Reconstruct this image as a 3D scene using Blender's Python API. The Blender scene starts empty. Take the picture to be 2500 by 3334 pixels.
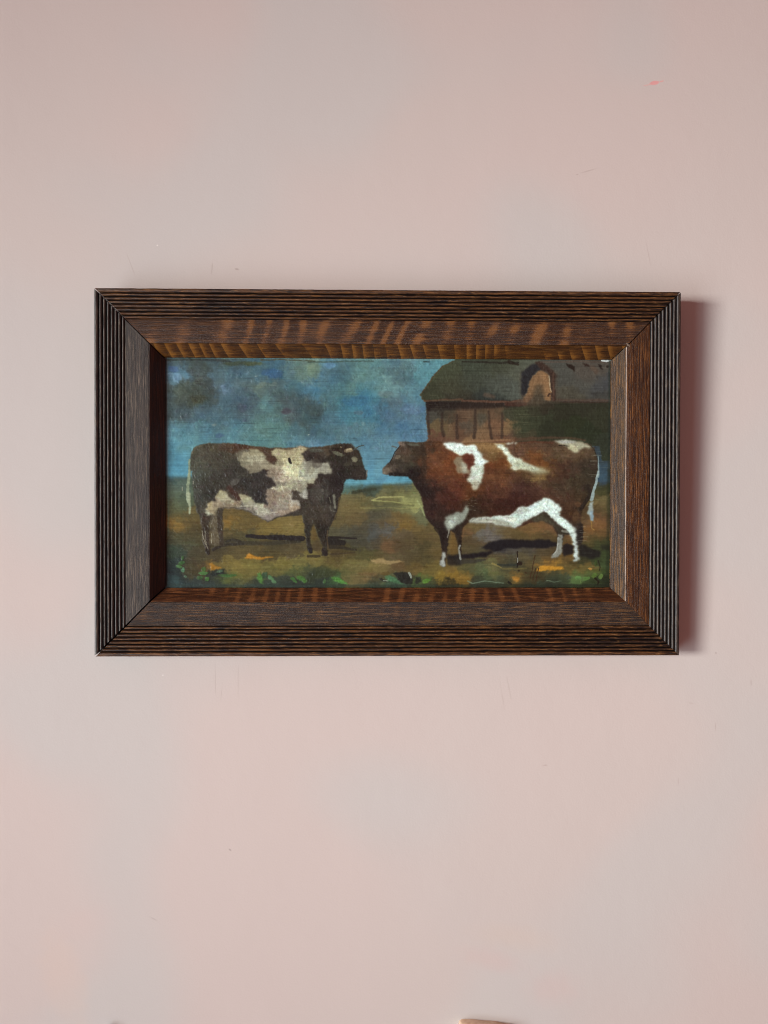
import bpy, bmesh, math
import numpy as np
from mathutils import Vector, Matrix
C = bpy.context.scene
COL = C.collection

# ------------------------------------------------------------------ camera, light, exposure
CAM = (-0.0498926, -1.6708804, -0.0977279)
cd = bpy.data.cameras.new('camera'); cam = bpy.data.objects.new('camera', cd); COL.objects.link(cam)
cam.location = CAM; cam.rotation_euler = (1.59351658, -0.00076975, -0.0258961)
cd.sensor_fit = 'HORIZONTAL'; cd.sensor_width = 36; cd.lens = 18 / math.tan(math.radians(20)); cd.clip_start = .02; cd.clip_end = 60
C.camera = cam
C.cycles.pixel_filter_type = 'BLACKMAN_HARRIS'; C.cycles.filter_width = 1.05
w = bpy.data.worlds.new('World'); C.world = w; w.use_nodes = True
bg = w.node_tree.nodes['Background']; bg.inputs[0].default_value = (1.0, .44, .40, 1); bg.inputs[1].default_value = .28
C.view_settings.view_transform = 'Standard'; C.view_settings.look = 'None'
C.view_settings.exposure = 0; C.view_settings.gamma = 1; C.view_settings.use_curve_mapping = False

def area(name, loc, target, sx, sy, power, col, spread=180):
    L = bpy.data.lights.new(name, 'AREA'); L.shape = 'RECTANGLE'; L.size = sx; L.size_y = sy; L.energy = power; L.color = col
    L.spread = math.radians(spread)
    o = bpy.data.objects.new(name, L); COL.objects.link(o); o.location = loc
    o.rotation_euler = (Vector(target) - Vector(loc)).to_track_quat('-Z', 'Y').to_euler(); return o
# a tall window away to the left, its brightest pane, and the softer light of the rest of it
area('window_light_key', (-6.1, -5.6, .0), (1.15, 0, -.22), 2.5, 1.6, 29.5, (1.0, .965, .925), 31)
area('window_light_wide', (-3.4, -3.6, -1.7), (.30, 0, -.20), 2.4, 3.4, 30, (.80, .93, 1.0), 80)

# ------------------------------------------------------------------ helpers
def lin(c, g=None):
    if g is not None: c = (c, g[0], g[1])
    c = np.asarray(c, float) / 255.
    return np.where(c <= .04045, c / 12.92, ((c + .055) / 1.055) ** 2.4)
def rgba(r, g, b): return tuple(lin(np.array((r, g, b)))) + (1.0,)
def tag(o, label=None, cat=None, group=None, kind=None):
    for k, v in (('label', label), ('category', cat), ('group', group), ('kind', kind)):
        if v: o[k] = v
    return o
def link(name, me, m=None, parent=None):
    o = bpy.data.objects.new(name, me); COL.objects.link(o)
    if m: me.materials.append(m)
    if parent: o.parent = parent
    return o

class NT:
    """small helper for node materials"""
    def __init__(s, name):
        s.m = bpy.data.materials.new(name); s.m.use_nodes = True; s.t = s.m.node_tree
        s.p = s.t.nodes['Principled BSDF']
    def n(s, typ, **kw):
        nd = s.t.nodes.new(typ)
        for k, v in kw.items():
            if k.startswith('_'): setattr(nd, k[1:], v)
        return nd
    def put(s, sock, v):
        if hasattr(v, 'is_output') or isinstance(v, bpy.types.NodeSocket): s.t.links.new(v, sock)
        else: sock.default_value = v
    def math(s, op, a, b=None, clamp=False):
        nd = s.n('ShaderNodeMath', _operation=op, _use_clamp=clamp); s.put(nd.inputs[0], a)
        if b is not None: s.put(nd.inputs[1], b)
        return nd.outputs[0]
    def noise(s, vec, scale=1., detail=2., rough=.5, dist=0.):
        nd = s.n('ShaderNodeTexNoise'); s.put(nd.inputs['Vector'], vec); nd.inputs['Scale'].default_value = scale
        nd.inputs['Detail'].default_value = detail; nd.inputs['Roughness'].default_value = rough; nd.inputs['Distortion'].default_value = dist
        return nd.outputs['Fac']
    def ramp(s, f, lo, hi, smooth=True):
        nd = s.n('ShaderNodeMapRange'); nd.interpolation_type = 'SMOOTHSTEP' if smooth else 'LINEAR'
        s.put(nd.inputs[0], f); nd.inputs[1].default_value = lo; nd.inputs[2].default_value = hi; return nd.outputs[0]
    def mix(s, f, a, b, mode='MIX'):
        nd = s.n('ShaderNodeMix', _data_type='RGBA', _blend_type=mode); s.put(nd.inputs[0], f); s.put(nd.inputs[6], a); s.put(nd.inputs[7], b)
        return nd.outputs[2]
    def scale(s, vec, v, off=(0, 0, 0)):
        nd = s.n('ShaderNodeMapping'); s.put(nd.inputs[0], vec); nd.inputs[3].default_value = v; nd.inputs[1].default_value = off; return nd.outputs[0]
    def bump(s, h, strength, dist=.001, prev=None):
        nd = s.n('ShaderNodeBump'); s.put(nd.inputs['Height'], h); nd.inputs['Strength'].default_value = strength; nd.inputs['Distance'].default_value = dist
        if prev is not None: s.put(nd.inputs['Normal'], prev)
        return nd.outputs[0]

# ------------------------------------------------------------------ the wall
def wall_material():
    k = NT('pink_wall_paint'); co = k.n('ShaderNodeTexCoord').outputs['Object']
    base = k.mix(k.ramp(k.noise(co, 1.3, 2, .5), .38, .62), rgba(198, 191, 185), rgba(203, 190, 184))
    base = k.mix(k.ramp(k.noise(k.scale(co, (1, 1, 1), (3, 0, 7)), 2.6, 1, .5), .45, .62), base, rgba(192, 193, 190))
    base = k.mix(.5, base, k.mix(k.noise(co, 900, 2, .6), rgba(186, 181, 176), rgba(211, 203, 198)))
    sep = k.n('ShaderNodeSeparateXYZ'); k.put(sep.inputs[0], co)
    wob = k.noise(co, 60, 3, .6)
    def mark(col, x, z, rx, rz, ang=0., amt=.6, soft=.6, rag=1.0, col_in=None):
        c, s_ = math.cos(ang), math.sin(ang)
        dx = k.math('SUBTRACT', sep.outputs[0], x); dz = k.math('SUBTRACT', sep.outputs[2], z)
        u = k.math('DIVIDE', k.math('ADD', k.math('MULTIPLY', dx, c), k.math('MULTIPLY', dz, s_)), rx)
        v = k.math('DIVIDE', k.math('SUBTRACT', k.math('MULTIPLY', dz, c), k.math('MULTIPLY', dx, s_)), rz)
        d = k.math('SQRT', k.math('ADD', k.math('MULTIPLY', u, u), k.math('MULTIPLY', v, v)))
        d = k.math('ADD', d, k.math('MULTIPLY', k.math('SUBTRACT', wob, .5), rag))
        f = k.math('MULTIPLY', k.ramp(d, 1.0 + soft * .3, 1.0 - soft * .7), amt * .6)
        return k.mix(f, col, rgba(*col_in))
    for a in MARKS: base = mark(base, *a[:4], **a[4])
    k.put(k.p.inputs['Base Color'], base); k.p.inputs['Roughness'].default_value = .62; k.p.inputs['Specular IOR Level'].default_value = .25
    b = k.bump(k.noise(co, 300, 4, .6), .22, .0007); b = k.bump(k.noise(co, 60, 3, .55), .16, .0016, b); b = k.bump(k.noise(co, 7, 2, .5), .3, .004, b)
    k.put(k.p.inputs['Normal'], b); return k.m
dk = (150, 128, 120)
MARKS = [(.4285, .632, .0085, .0032, dict(ang=.18, amt=1.5, soft=.3, rag=.5, col_in=(222, 160, 158))), (.4400, .6346, .0045, .0012, dict(ang=.3, amt=1.4, soft=.4, rag=.3, col_in=(222, 164, 160))),
         (.4165, .6283, .0075, .0009, dict(ang=.2, amt=1.1, soft=.6, rag=.3, col_in=(222, 170, 164))),
         (-.2477, -.5897, .0028, .0013, dict(ang=-.7, amt=.75, soft=.5, rag=.6, col_in=(120, 98, 96))),
         (-.3665, .3624, .0012, .0012, dict(amt=1., soft=.5, rag=.3, col_in=(250, 248, 244))), (-.3539, -.3166, .0013, .0011, dict(amt=.9, soft=.5, rag=.3, col_in=(245, 243, 238))),
         (-.408, .332, .022, .0007, dict(ang=-1.2, amt=.45, soft=.9, rag=1.2, col_in=dk)), (-.2798, .3265, .0100, .0008, dict(ang=1.52, amt=.65, soft=.7, rag=.6, col_in=(140, 116, 110))),
         (-.2406, .3254, .0034, .0016, dict(ang=-.2, amt=.6, soft=.6, rag=.6, col_in=(138, 116, 108))), (.322, .4885, .0165, .0008, dict(ang=.28, amt=.55, soft=.8, rag=1.4, col_in=dk)),
         (.3030, .4823, .0018, .0012, dict(amt=.7, soft=.6, col_in=dk)), (.4174, .354, .022, .0007, dict(ang=-1.38, amt=.4, soft=.9, rag=1.2, col_in=dk)),
         (-.366, -.6960, .0075, .0008, dict(ang=-.48, amt=.6, soft=.8, rag=.8, col_in=(135, 115, 112))), (.191, -.335, .0018, .020, dict(ang=.2, amt=.4, soft=.9, rag=2.4, col_in=(168, 156, 146))),
         (.181, -.352, .0012, .024, dict(ang=.15, amt=.35, soft=.9, rag=2.6, col_in=(168, 156, 146))), (-.2717, -.322, .0007, .030, dict(ang=.02, amt=.45, soft=.9, rag=1.6, col_in=(160, 145, 138))),
         (-.236, -.330, .0006, .032, dict(amt=.5, soft=.9, rag=1.2, col_in=(155, 140, 132))), (-.262, -.345, .0006, .022, dict(ang=-.1, amt=.4, soft=.9, rag=2.0, col_in=(160, 145, 138))),
         (.2487, -.4602, .0040, .0012, dict(ang=.05, amt=.45, soft=.8, rag=.8, col_in=dk)), (.5211, -.4005, .0009, .007, dict(amt=.45, soft=.8, rag=.6, col_in=dk)),
         (.5786, -.3308, .0010, .006, dict(amt=.45, soft=.8, rag=.6, col_in=dk)), (.4607, -.4865, .0008, .007, dict(amt=.45, soft=.8, rag=.6, col_in=dk)),
         (.5224, -.2837, .0011, .0018, dict(amt=.7, soft=.6, col_in=(130, 110, 104))), (.4817, -.3632, .005, .0009, dict(ang=-.3, amt=.35, soft=.8, col_in=dk)),
         (.165, -.765, .055, .018, dict(ang=-.25, amt=.30, soft=1.2, rag=1.0, col_in=(210, 172, 166))), (.26, -.81, .045, .03, dict(ang=.0, amt=.28, soft=1.2, rag=1.0, col_in=(212, 174, 168))),
         (.20, -.73, .075, .022, dict(ang=-.15, amt=.35, soft=1.2, rag=1.0, col_in=(206, 188, 172))), (-.505, -.79, .035, .09, dict(ang=.3, amt=.35, soft=.9, rag=1.2, col_in=(214, 192, 176))),
         (-.475, -.70, .05, .025, dict(ang=.3, amt=.3, soft=1.2, rag=1.0, col_in=(208, 190, 184)))]
me = bpy.data.meshes.new('wall'); bm = bmesh.new()
bmesh.ops.create_grid(bm, x_segments=40, y_segments=40, size=2.2, matrix=Matrix.Rotation(math.pi / 2, 4, 'X'))
bm.to_mesh(me); bm.free()
tag(link('wall', me, wall_material()), kind='structure')

# ------------------------------------------------------------------ the oil picture
# Colours and relief of the painted board, laid down stroke by stroke with numpy.
# Coordinates are tenths of millimetres-ish "board units": x 0..1454, y 0..755 (y down).
PX0, PY0, PX1, PY1 = 536.0, 1160.0, 1990.0, 1915.0
STEP = 1.6
PW = int((PX1 - PX0) / STEP); PH = int((PY1 - PY0) / STEP)
rng = np.random.RandomState(7)
GX, GY = np.meshgrid(PX0 + (np.arange(PW) + .5) * STEP, PY0 + (np.arange(PH) + .5) * STEP)

def vnoise(sx, sy, octaves=1):
    """value noise in -1..1 with feature size sx, sy board units; round noises get turned lattices"""
    out = np.zeros((PH, PW)); amp = 1.0; tot = 0.0
    for o in range(octaves):
        a = rng.rand() * 3.14 if max(sx, sy) < 2.2 * min(sx, sy) else 0.0
        fx = sx / 2 ** o; fy = sy / 2 ** o
        u = (GX * math.cos(a) + GY * math.sin(a)) / fx; v = (-GX * math.sin(a) + GY * math.cos(a)) / fy
        u = u - u.min() + rng.rand(); v = v - v.min() + rng.rand()
        g = rng.rand(int(v.max()) + 3, int(u.max()) + 3) * 2 - 1
        ui = u.astype(int); vi = v.astype(int); p = u - ui; q = v - vi
        p = p * p * (3 - 2 * p); q = q * q * (3 - 2 * q)
        out += amp * ((g[vi, ui] * (1 - p) + g[vi, ui + 1] * p) * (1 - q) + (g[vi + 1, ui] * (1 - p) + g[vi + 1, ui + 1] * p) * q)
        tot += amp; amp *= .6
    return out / tot * 1.5

def blur(a, r):
    if r < .3: return a
    n = int(r * 2.5) + 1; k = np.exp(-.5 * (np.arange(-n, n + 1) / r) ** 2); k /= k.sum()
    for ax in (0, 1):
        pad = [(0, 0), (0, 0)]; pad[ax] = (n, n)
        p = np.pad(a, pad, mode='edge'); o = np.zeros_like(a)
        for i, kk in enumerate(k):
            o += kk * (p[i:i + a.shape[0]] if ax == 0 else p[:, i:i + a.shape[1]])
        a = o
    return a

WX = vnoise(26, 20, 3); WY = vnoise(26, 20, 3)
WFX = vnoise(7, 5, 2); WFY = vnoise(7, 5, 2)
WLX = vnoise(70, 50, 2); WLY = vnoise(70, 50, 2)
BR_H = vnoise(60, 3.2, 2)           # bristle marks running along the board
BR_D = vnoise(9, 9, 2)
img = np.zeros((PH, PW, 3)); relief = np.zeros((PH, PW))
TILE = {1: (520, 1150), 2: (1000, 1150), 3: (1500, 1150), 4: (520, 1530), 5: (1000, 1530), 6: (1500, 1530)}

def T(k, *p):
    ox, oy = TILE[k]
    return [(ox + p[i] / 3.318, oy + p[i + 1] / 3.318) for i in range(0, len(p), 2)]

def field(points, sigma):
    """smooth colour field through (x, y, r, g, b) samples"""
    P = np.array(points, float); num = np.zeros((PH, PW, 3)); den = np.zeros((PH, PW)) + 1e-12
    x = GX + WX * 17 + WFX * 5 + WLX * 12; y = GY + WY * 12 + WFY * 4 + WLY * 9
    for px, py, r, g, b in P:
        d2 = ((x - px) ** 2 + (1.5 * (y - py)) ** 2) / sigma ** 2
        w = np.exp(-d2) + 1e-4 / (1 + d2) ** 2
        num += w[..., None] * np.array([r, g, b]); den += w
    return num / den[..., None]

def polymask(poly, soft=1.2, warp=3.0, fine=1.2):
    P = np.array(poly, float)
    ff = min(fine, 1.1); x = GX + WX * warp + WFX * ff + BR_H * fine * 1.6; y = GY + WY * warp + WFY * ff
    x0, y0 = P.min(0) - 12 - 4 * soft; x1, y1 = P.max(0) + 12 + 4 * soft
    j0 = max(0, int((x0 - PX0) / STEP)); j1 = min(PW, int((x1 - PX0) / STEP) + 1)
    i0 = max(0, int((y0 - PY0) / STEP)); i1 = min(PH, int((y1 - PY0) / STEP) + 1)
    m = np.zeros((PH, PW))
    if j1 <= j0 or i1 <= i0: return m
    xs = x[i0:i1, j0:j1]; ys = y[i0:i1, j0:j1]; ins = np.zeros(xs.shape, bool)
    n = len(P)
    for a in range(n):
        xa, ya = P[a]; xb, yb = P[(a + 1) % n]
        if ya == yb: continue
        c = (ya > ys) != (yb > ys)
        ins ^= c & (xs < (xb - xa) * (ys - ya) / (yb - ya) + xa)
    m[i0:i1, j0:j1] = blur(ins.astype(float), soft / STEP)
    return m

def lay(mask, col, alpha=1.0, var=6.0, rel=.25):
    """put paint down: colour (flat or field) with bristle variation"""
    global img, relief
    a = np.clip(mask * alpha, 0, 1)[..., None]
    c = np.asarray(col, float)
    if c.ndim == 1 and c[1] > c[0] + 18 and c[1] > c[2] + 22: c = c * .86 + c.mean() * .06
    if c.ndim == 1: c = c[None, None, :] * np.ones((PH, PW, 1))
    c = c * (1 + var / 100. * (BR_H * .8 + BR_D * .6))[..., None]
    img = img * (1 - a) + c * a
    relief += rel * a[..., 0] * (.5 + .5 * BR_D)

def poly(pts, col, alpha=1., soft=1.2, warp=3., fine=1.2, var=7., rel=.25):
    lay(polymask(pts, soft, warp, fine), col, alpha, var, rel)

def linemask(pts, w0, w1=None, soft=1.0, warp=1.5, ragged=.16):
    w1 = w0 if w1 is None else w1
    P = np.array(pts, float); wm = max(w0, w1) + 6 + soft * 3 + warp
    x0, y0 = P.min(0) - wm; x1, y1 = P.max(0) + wm
    j0 = max(0, int((x0 - PX0) / STEP)); j1 = min(PW, int((x1 - PX0) / STEP) + 1)
    i0 = max(0, int((y0 - PY0) / STEP)); i1 = min(PH, int((y1 - PY0) / STEP) + 1)
    m = np.zeros((PH, PW))
    if j1 <= j0 or i1 <= i0: return m
    s = (slice(i0, i1), slice(j0, j1))
    xs = (GX + WX * warp)[s]; ys = (GY + WY * warp)[s]
    best = np.full(xs.shape, -1e9); n = len(P) - 1
    for a in range(n):
        A = P[a]; d = P[a + 1] - A; L = (d ** 2).sum() + 1e-9
        t = np.clip(((xs - A[0]) * d[0] + (ys - A[1]) * d[1]) / L, 0, 1)
        dist = np.hypot(xs - A[0] - t * d[0], ys - A[1] - t * d[1])
        tt = (a + t) / n; w = w0 + (w1 - w0) * tt
        best = np.maximum(best, (w * (1 + ragged * BR_D[s]) - dist))
    m[s] = np.clip(best / max(soft, .6) + .5, 0, 1)
    return m

def line(pts, col, w0, w1=None, alpha=1., soft=1.2, warp=1.5, var=7., rel=.3):
    lay(linemask(pts, w0, w1, soft, warp), col, alpha, var, rel)

def blob(k, x, y, rx, ry, col, alpha=.8, ang=0., soft=.5, rel=.15):
    (cx, cy), = T(k, x, y); rx /= 3.318; ry /= 3.318
    xs = GX + WX * rx * .25 + WFX * 1.2 - cx; ys = GY + WY * ry * .25 + WFY * 1.2 - cy
    c, s = math.cos(ang), math.sin(ang)
    d = np.sqrt(((xs * c + ys * s) / rx) ** 2 + ((-xs * s + ys * c) / ry) ** 2)
    m = np.clip((1 + soft * .5 - d) / soft, 0, 1); m = m * m * (3 - 2 * m)
    lay(m, col, alpha, 7., rel)

def dabs(region, n, rx, ry, jitter, ang=0., angj=.6, alpha=.5, hue=0):
    """many small brush touches that pick up the colour under them, shifted a little"""
    global img, relief
    ys, xs = np.where(region > .6)
    if len(ys) == 0: return
    for q in rng.randint(0, len(ys), n):
        i, j = ys[q], xs[q]; a = ang + rng.randn() * angj
        r1 = rx * (.5 + rng.rand()) / STEP; r2 = ry * (.5 + rng.rand()) / STEP
        R = int(max(r1, r2) * 1.3) + 2
        i0, i1, j0, j1 = max(0, i - R), min(PH, i + R), max(0, j - R), min(PW, j + R)
        yy, xx = np.mgrid[i0:i1, j0:j1]; dx = xx - j; dy = yy - i
        c, s = math.cos(a), math.sin(a)
        u = (dx * c + dy * s) / r1; v = (-dx * s + dy * c) / r2
        d = u * u + v * v
        m = np.clip(1.4 * (1 - d), 0, 1) * (.75 + .25 * BR_D[i0:i1, j0:j1]) * alpha * region[i0:i1, j0:j1]
        g = rng.randn() * jitter; col = img[i, j] + g + rng.randn(3) * jitter * (.35 + hue)
        img[i0:i1, j0:j1] += m[..., None] * (col - img[i0:i1, j0:j1])
        relief[i0:i1, j0:j1] += m * .5 * (1 - np.abs(v)).clip(0, 1)

# --- sky
sky = [(540,1180,85,105,108),(640,1180,72,84,82),(740,1180,75,95,100),(840,1180,74,104,122),(900,1185,70,100,126),(960,1180,95,120,118),(1000,1180,115,138,124),(1060,1185,88,125,152),(1120,1185,85,120,125),(1200,1185,95,135,138),(1300,1185,88,118,128),(1400,1180,95,145,155),
(545,1205,78,112,150),(560,1228,112,150,182),(640,1220,76,90,95),(740,1220,85,112,128),(840,1220,80,110,125),(900,1220,58,98,130),(960,1220,95,125,125),(1000,1215,112,137,120),(1060,1220,78,112,138),(1120,1220,80,112,118),(1200,1220,96,136,140),(1300,1220,82,110,120),(1380,1220,90,140,150),
(545,1265,92,104,98),(600,1262,82,90,78),(630,1290,66,70,56),(660,1270,74,80,74),(740,1275,82,106,122),(780,1270,80,102,115),(850,1255,96,115,110),(900,1270,85,105,108),(960,1270,75,112,125),(1000,1270,75,115,152),(1060,1265,75,112,125),(1120,1275,85,125,125),(1200,1260,86,132,142),(1260,1265,112,152,156),(1340,1270,90,130,145),
(540,1310,88,106,108),(600,1310,70,80,78),(660,1310,72,86,82),(735,1275,95,118,138),(740,1320,78,104,124),(800,1320,72,90,108),(860,1320,92,132,138),(920,1310,76,92,96),(980,1310,70,88,92),(1020,1320,72,92,92),(1080,1310,78,115,125),(1145,1305,62,115,150),(1200,1300,66,116,148),(1250,1300,82,100,112),(1300,1300,88,110,120),(1345,1290,92,134,160),
(540,1350,85,110,115),(600,1350,75,92,98),(660,1350,85,108,125),(720,1350,78,105,120),(780,1350,74,92,108),(840,1350,88,120,122),(900,1350,92,130,130),(930,1340,84,88,96),(980,1350,70,90,90),(1020,1350,65,86,86),(1080,1350,80,112,130),(1140,1350,74,122,145),(1200,1350,70,118,150),(1260,1350,82,106,134),(1330,1340,86,112,145),
(545,1400,104,148,168),(600,1400,86,126,142),(660,1400,88,126,140),(720,1400,84,116,128),(780,1400,86,128,138),(840,1400,90,128,128),(900,1400,92,132,130),(960,1400,78,112,122),(1020,1400,68,98,112),(1080,1400,86,120,130),(1140,1400,94,126,136),(1200,1400,84,118,138),(1260,1395,76,108,142),(1345,1395,84,114,148),
(540,1440,95,145,170),(600,1440,95,144,162),(660,1435,90,135,150),(705,1425,78,115,142),(760,1435,95,140,152),(840,1435,88,128,128),(900,1435,88,128,130),(960,1435,88,125,145),(1020,1435,98,128,158),(1080,1435,86,120,140),(1140,1435,92,132,150),(1200,1435,85,118,145),(1260,1435,98,133,156),(1340,1435,92,122,155),
(540,1480,86,138,168),(600,1480,90,140,166),(1210,1480,96,136,160),(560,1530,86,142,178),(1210,1530,96,142,172),(600,1545,90,140,168),(1150,1560,95,150,175),(1330,1560,95,150,175),
(1960,1480,58,72,80),(1960,1540,62,80,102),(1960,1560,60,82,108)]
skyf = field(sky, 30); softs = np.stack([blur(skyf[..., q], 22) for q in range(3)], -1); skyf = .72 * skyf + .28 * softs
sl = skyf.mean(2, keepdims=True); skyf = sl + (skyf - sl) * .92; vio = np.clip(skyf[..., 2] - skyf[..., 1] - 8, 0, 60); skyf[..., 1] += .24 * vio + 1; skyf[..., 0] -= .10 * vio + 1; skyf[..., 2] -= .08 * vio
lay(np.ones((PH, PW)), skyf, 1, 5, 0)
full = np.ones((PH, PW)); skyreg = (GY < 1470) * 1.0
dabs(skyreg, 900, 18, 9, 5, .2, 1.2, .4)
blob(1, 150, 180, 60, 40, (84,115,158), .7); blob(1, 185, 265, 50, 45, (120,155,182), .75); blob(1, 110, 240, 35, 22, (125,158,180), .6)
blob(1, 690, 405, 26, 50, (108,132,152), .7, -.5); blob(1, 1210, 220, 110, 50, (62,98,138), .6, .1)
blob(1, 1080, 345, 60, 30, (112,125,115), .6, -.4); blob(1, 1210, 335, 50, 20, (108,122,115), .5)
blob(1, 1360, 625, 50, 42, (78,76,86), .7); blob(1, 880, 590, 55, 50, (74,84,102), .5)
blob(1, 1160, 590, 75, 45, (95,135,142), .5, .4); blob(1, 580, 775, 26, 15, (120,138,138), .7)
blob(1, 640, 890, 60, 25, (72,105,138), .6); blob(1, 1425, 200, 25, 25, (105,130,138), .6)
blob(1, 1030, 250, 18, 8, (135,150,148), .8); blob(1, 1595, 880, 10, 7, (170,185,180), .9)
blob(1, 420, 500, 90, 45, (66,66,48), .5); blob(1, 860, 115, 190, 22, (72,82,62), .75); blob(1, 1000, 120, 100, 20, (82,92,66), .6)
blob(2, 520, 510, 140, 60, (58,108,142), .5, -.1); blob(2, 630, 620, 55, 80, (62,112,145), .5)
blob(2, 590, 755, 25, 20, (112,145,155), .7); blob(2, 870, 400, 70, 60, (112,150,152), .5, .5)
blob(2, 70, 610, 120, 70, (68,82,80), .5); blob(2, 230, 130, 60, 40, (98,138,172), .6)
blob(2, 60, 200, 80, 90, (118,140,118), .45); blob(2, 1120, 590, 120, 60, (96,124,158), .4)
blob(2, 830, 430, 80, 35, (92,104,108), .4); blob(2, 540, 640, 50, 25, (86,110,124), .6)
line(T(1, 80,80, 400,75, 760,90), (48,56,54), 4, 3, .6); line(T(2, 0,95, 350,90, 700,85), (68,88,82), 3, 2, .7)
line(T(1, 1080,80, 1300,72, 1659,85), (72,70,52), 2.5, 1.5, .7); line(T(1, 60,48, 1659,62), (112,138,136), 2.5, 2.5, .6)
line(T(2, 0,64, 1500,66), (118,148,145), 2.2, 2.2, .6); line(T(2, 1240,88, 1300,88), (50,60,55), 2.5, 1.5, .7)

dabs(skyreg, 2600, 9, 4, 7, .3, 1.2, .5)
dabs(skyreg, 5000, 5, 2.4, 8, .3, 1.2, .45)

cl = vnoise(34, 22, 4) * .7 + vnoise(14, 7, 3) * .5; hu = vnoise(40, 30, 3)
img = img * (1 + .075 * cl[..., None]) + hu[..., None] * np.array((4., 1., -4.))

# --- barn
roofc = field([(1380,1270,66,70,50),(1440,1200,74,80,58),(1480,1260,72,74,54),(1560,1190,70,78,62),(1620,1190,74,78,60),(1540,1250,70,76,62),(1560,1285,52,60,56),(1500,1290,58,56,44),(1640,1250,86,92,82),(1660,1210,92,96,80),(1600,1250,78,84,72),
               (1830,1230,84,84,76),(1900,1240,86,86,78),(1960,1250,76,78,80),(1850,1280,84,80,66),(1900,1210,92,84,74),(1960,1290,72,72,66)], 34)
poly(T(2, 1560,70, 1440,130, 1330,250, 1250,370, 1200,440, 1215,490, 1250,515, 1800,520, 2700,520, 2700,70), (84,72,52), soft=1.2, warp=.8)
poly(T(2, 1575,70, 1460,130, 1345,250, 1265,370, 1210,440, 1225,485, 1260,500, 1800,505, 3670,500, 3670,40, 1580,40), roofc, soft=1.2, warp=.8)
wallc = field([(1390,1320,44,38,34),(1400,1350,78,76,66),(1412,1390,112,92,60),(1440,1330,58,54,46),(1460,1345,84,74,56),(1460,1395,118,90,62),(1490,1350,98,72,52),(1495,1400,108,76,54),(1520,1345,112,86,64),(1525,1390,84,78,66),(1560,1350,96,80,58),(1562,1400,130,100,68),(1560,1420,138,102,66),(1610,1340,112,84,60),(1610,1385,128,90,62),(1645,1340,72,74,54),(1650,1390,138,106,68),(1650,1415,96,72,56),
               (1690,1340,72,74,50),(1700,1380,64,70,48),(1760,1330,58,54,40),(1760,1360,58,64,44),(1780,1400,50,56,38),(1830,1340,52,54,38),(1860,1380,50,58,36),(1900,1330,56,58,42),(1960,1360,56,60,42),(1920,1410,48,58,38),(1960,1440,54,62,46),(1700,1420,78,66,46),(1640,1430,128,84,56),(1420,1432,112,74,54)], 22)
poly(T(2, 1262,500, 1268,700, 1288,850, 1284,930, 1270,960, 2000,990, 3150,990, 3180,1150, 3670,1150, 3670,505, 2400,512), wallc, soft=1.2, warp=1.5)
poly(T(2, 1262,508, 1700,512, 2150,500, 2330,520, 2340,570, 2150,575, 1900,590, 1659,600, 1400,590, 1268,590), (44,36,32), .85, 4)
poly(T(3, 0,600, 150,600, 160,590, 400,590, 420,620, 410,600, 400,905, 0,930), (120,88,62), .25, 6)
for pts, w in (((2,1285,620,1290,740,1298,860),4.5),((2,1440,640,1438,800,1455,880),5.5),((2,1600,660,1598,800,1605,905),5),((3,138,600,140,720,128,900),5.5),((3,285,620,292,760,320,910),4.5),((3,430,640,432,780,428,910),4.5)):
    line(T(*pts), (60,46,38), w * .7, w * 1.05, .62, 4.5, .8)
poly(T(3, 160,640, 250,640, 260,740, 170,800), (80,80,68), .6, 4)
poly(T(3, 545,570, 700,560, 840,540, 860,700, 840,900, 545,910), (66,72,50), .5, 6)
line(T(2, 1250,505, 1500,495, 1660,490), (108,78,56), 3.2, 3, .8, 3); line(T(3, 0,505, 300,512, 520,515, 650,500), (112,76,58), 3, 4, .85, 3)
line(T(3, 480,540, 620,540, 680,530), (86,54,42), 7, 7, .8, 4)
line(T(3, 1030,500, 1250,505, 1600,495), (98,72,58), 6, 5, .7, 7); line(T(3, 1100,512, 1400,515, 1610,512), (70,52,42), 2.5, 2, .7, 3)
line(T(3, 250,440, 340,460), (122,90,70), 7, 5, .5, 8)
line(T(2, 1284,930, 1420,945, 1659,948), (112,78,58), 3, 3, .6, 4); line(T(3, 0,950, 200,930, 560,925), (150,108,72), 4, 3, .8, 3)
line(T(3, 540,925, 900,900, 1200,905, 1330,930), (104,72,52), 5, 3, .6, 5)
# dormer
poly(T(3, 850,85, 740,120, 625,200, 620,340, 632,480, 560,540, 1040,530, 1030,200, 960,120), (88,76,62), .55, 4)
poly(T(3, 760,110, 640,190, 636,330, 645,440, 700,440, 715,330, 745,260, 800,190, 870,150, 860,80), (44,46,50), .95, 2.5)
poly(T(3, 780,80, 850,75, 990,180, 1010,210, 1012,500, 955,500, 955,240, 930,200, 850,160), (72,52,42), .95, 2)
poly(T(3, 845,165, 900,190, 940,225, 950,320, 960,400, 965,500, 890,500, 860,430, 800,440, 700,520, 650,500, 700,420, 720,320, 750,250, 800,200), (146,106,68), .95, 1.8)
poly(T(3, 870,190, 930,225, 945,330, 958,430, 935,495, 900,490, 880,350), (160,116,74), .7, 3)
poly(T(3, 830,320, 870,340, 875,450, 890,520, 760,560, 720,540, 760,430, 790,350), (86,74,56), .85, 6)
poly(T(3, 650,470, 720,440, 760,470, 700,560, 640,560), (110,80,62), .6, 6)
line(T(3, 940,235, 948,330, 958,400), (190,165,128), 1.6, 1.2, .9); line(T(3, 925,450, 940,425, 965,430, 990,500), (70,48,38), 3, 3, .8)
line(T(3, 985,200, 990,350, 985,500), (104,74,58), 3, 3, .6, 2)
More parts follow.
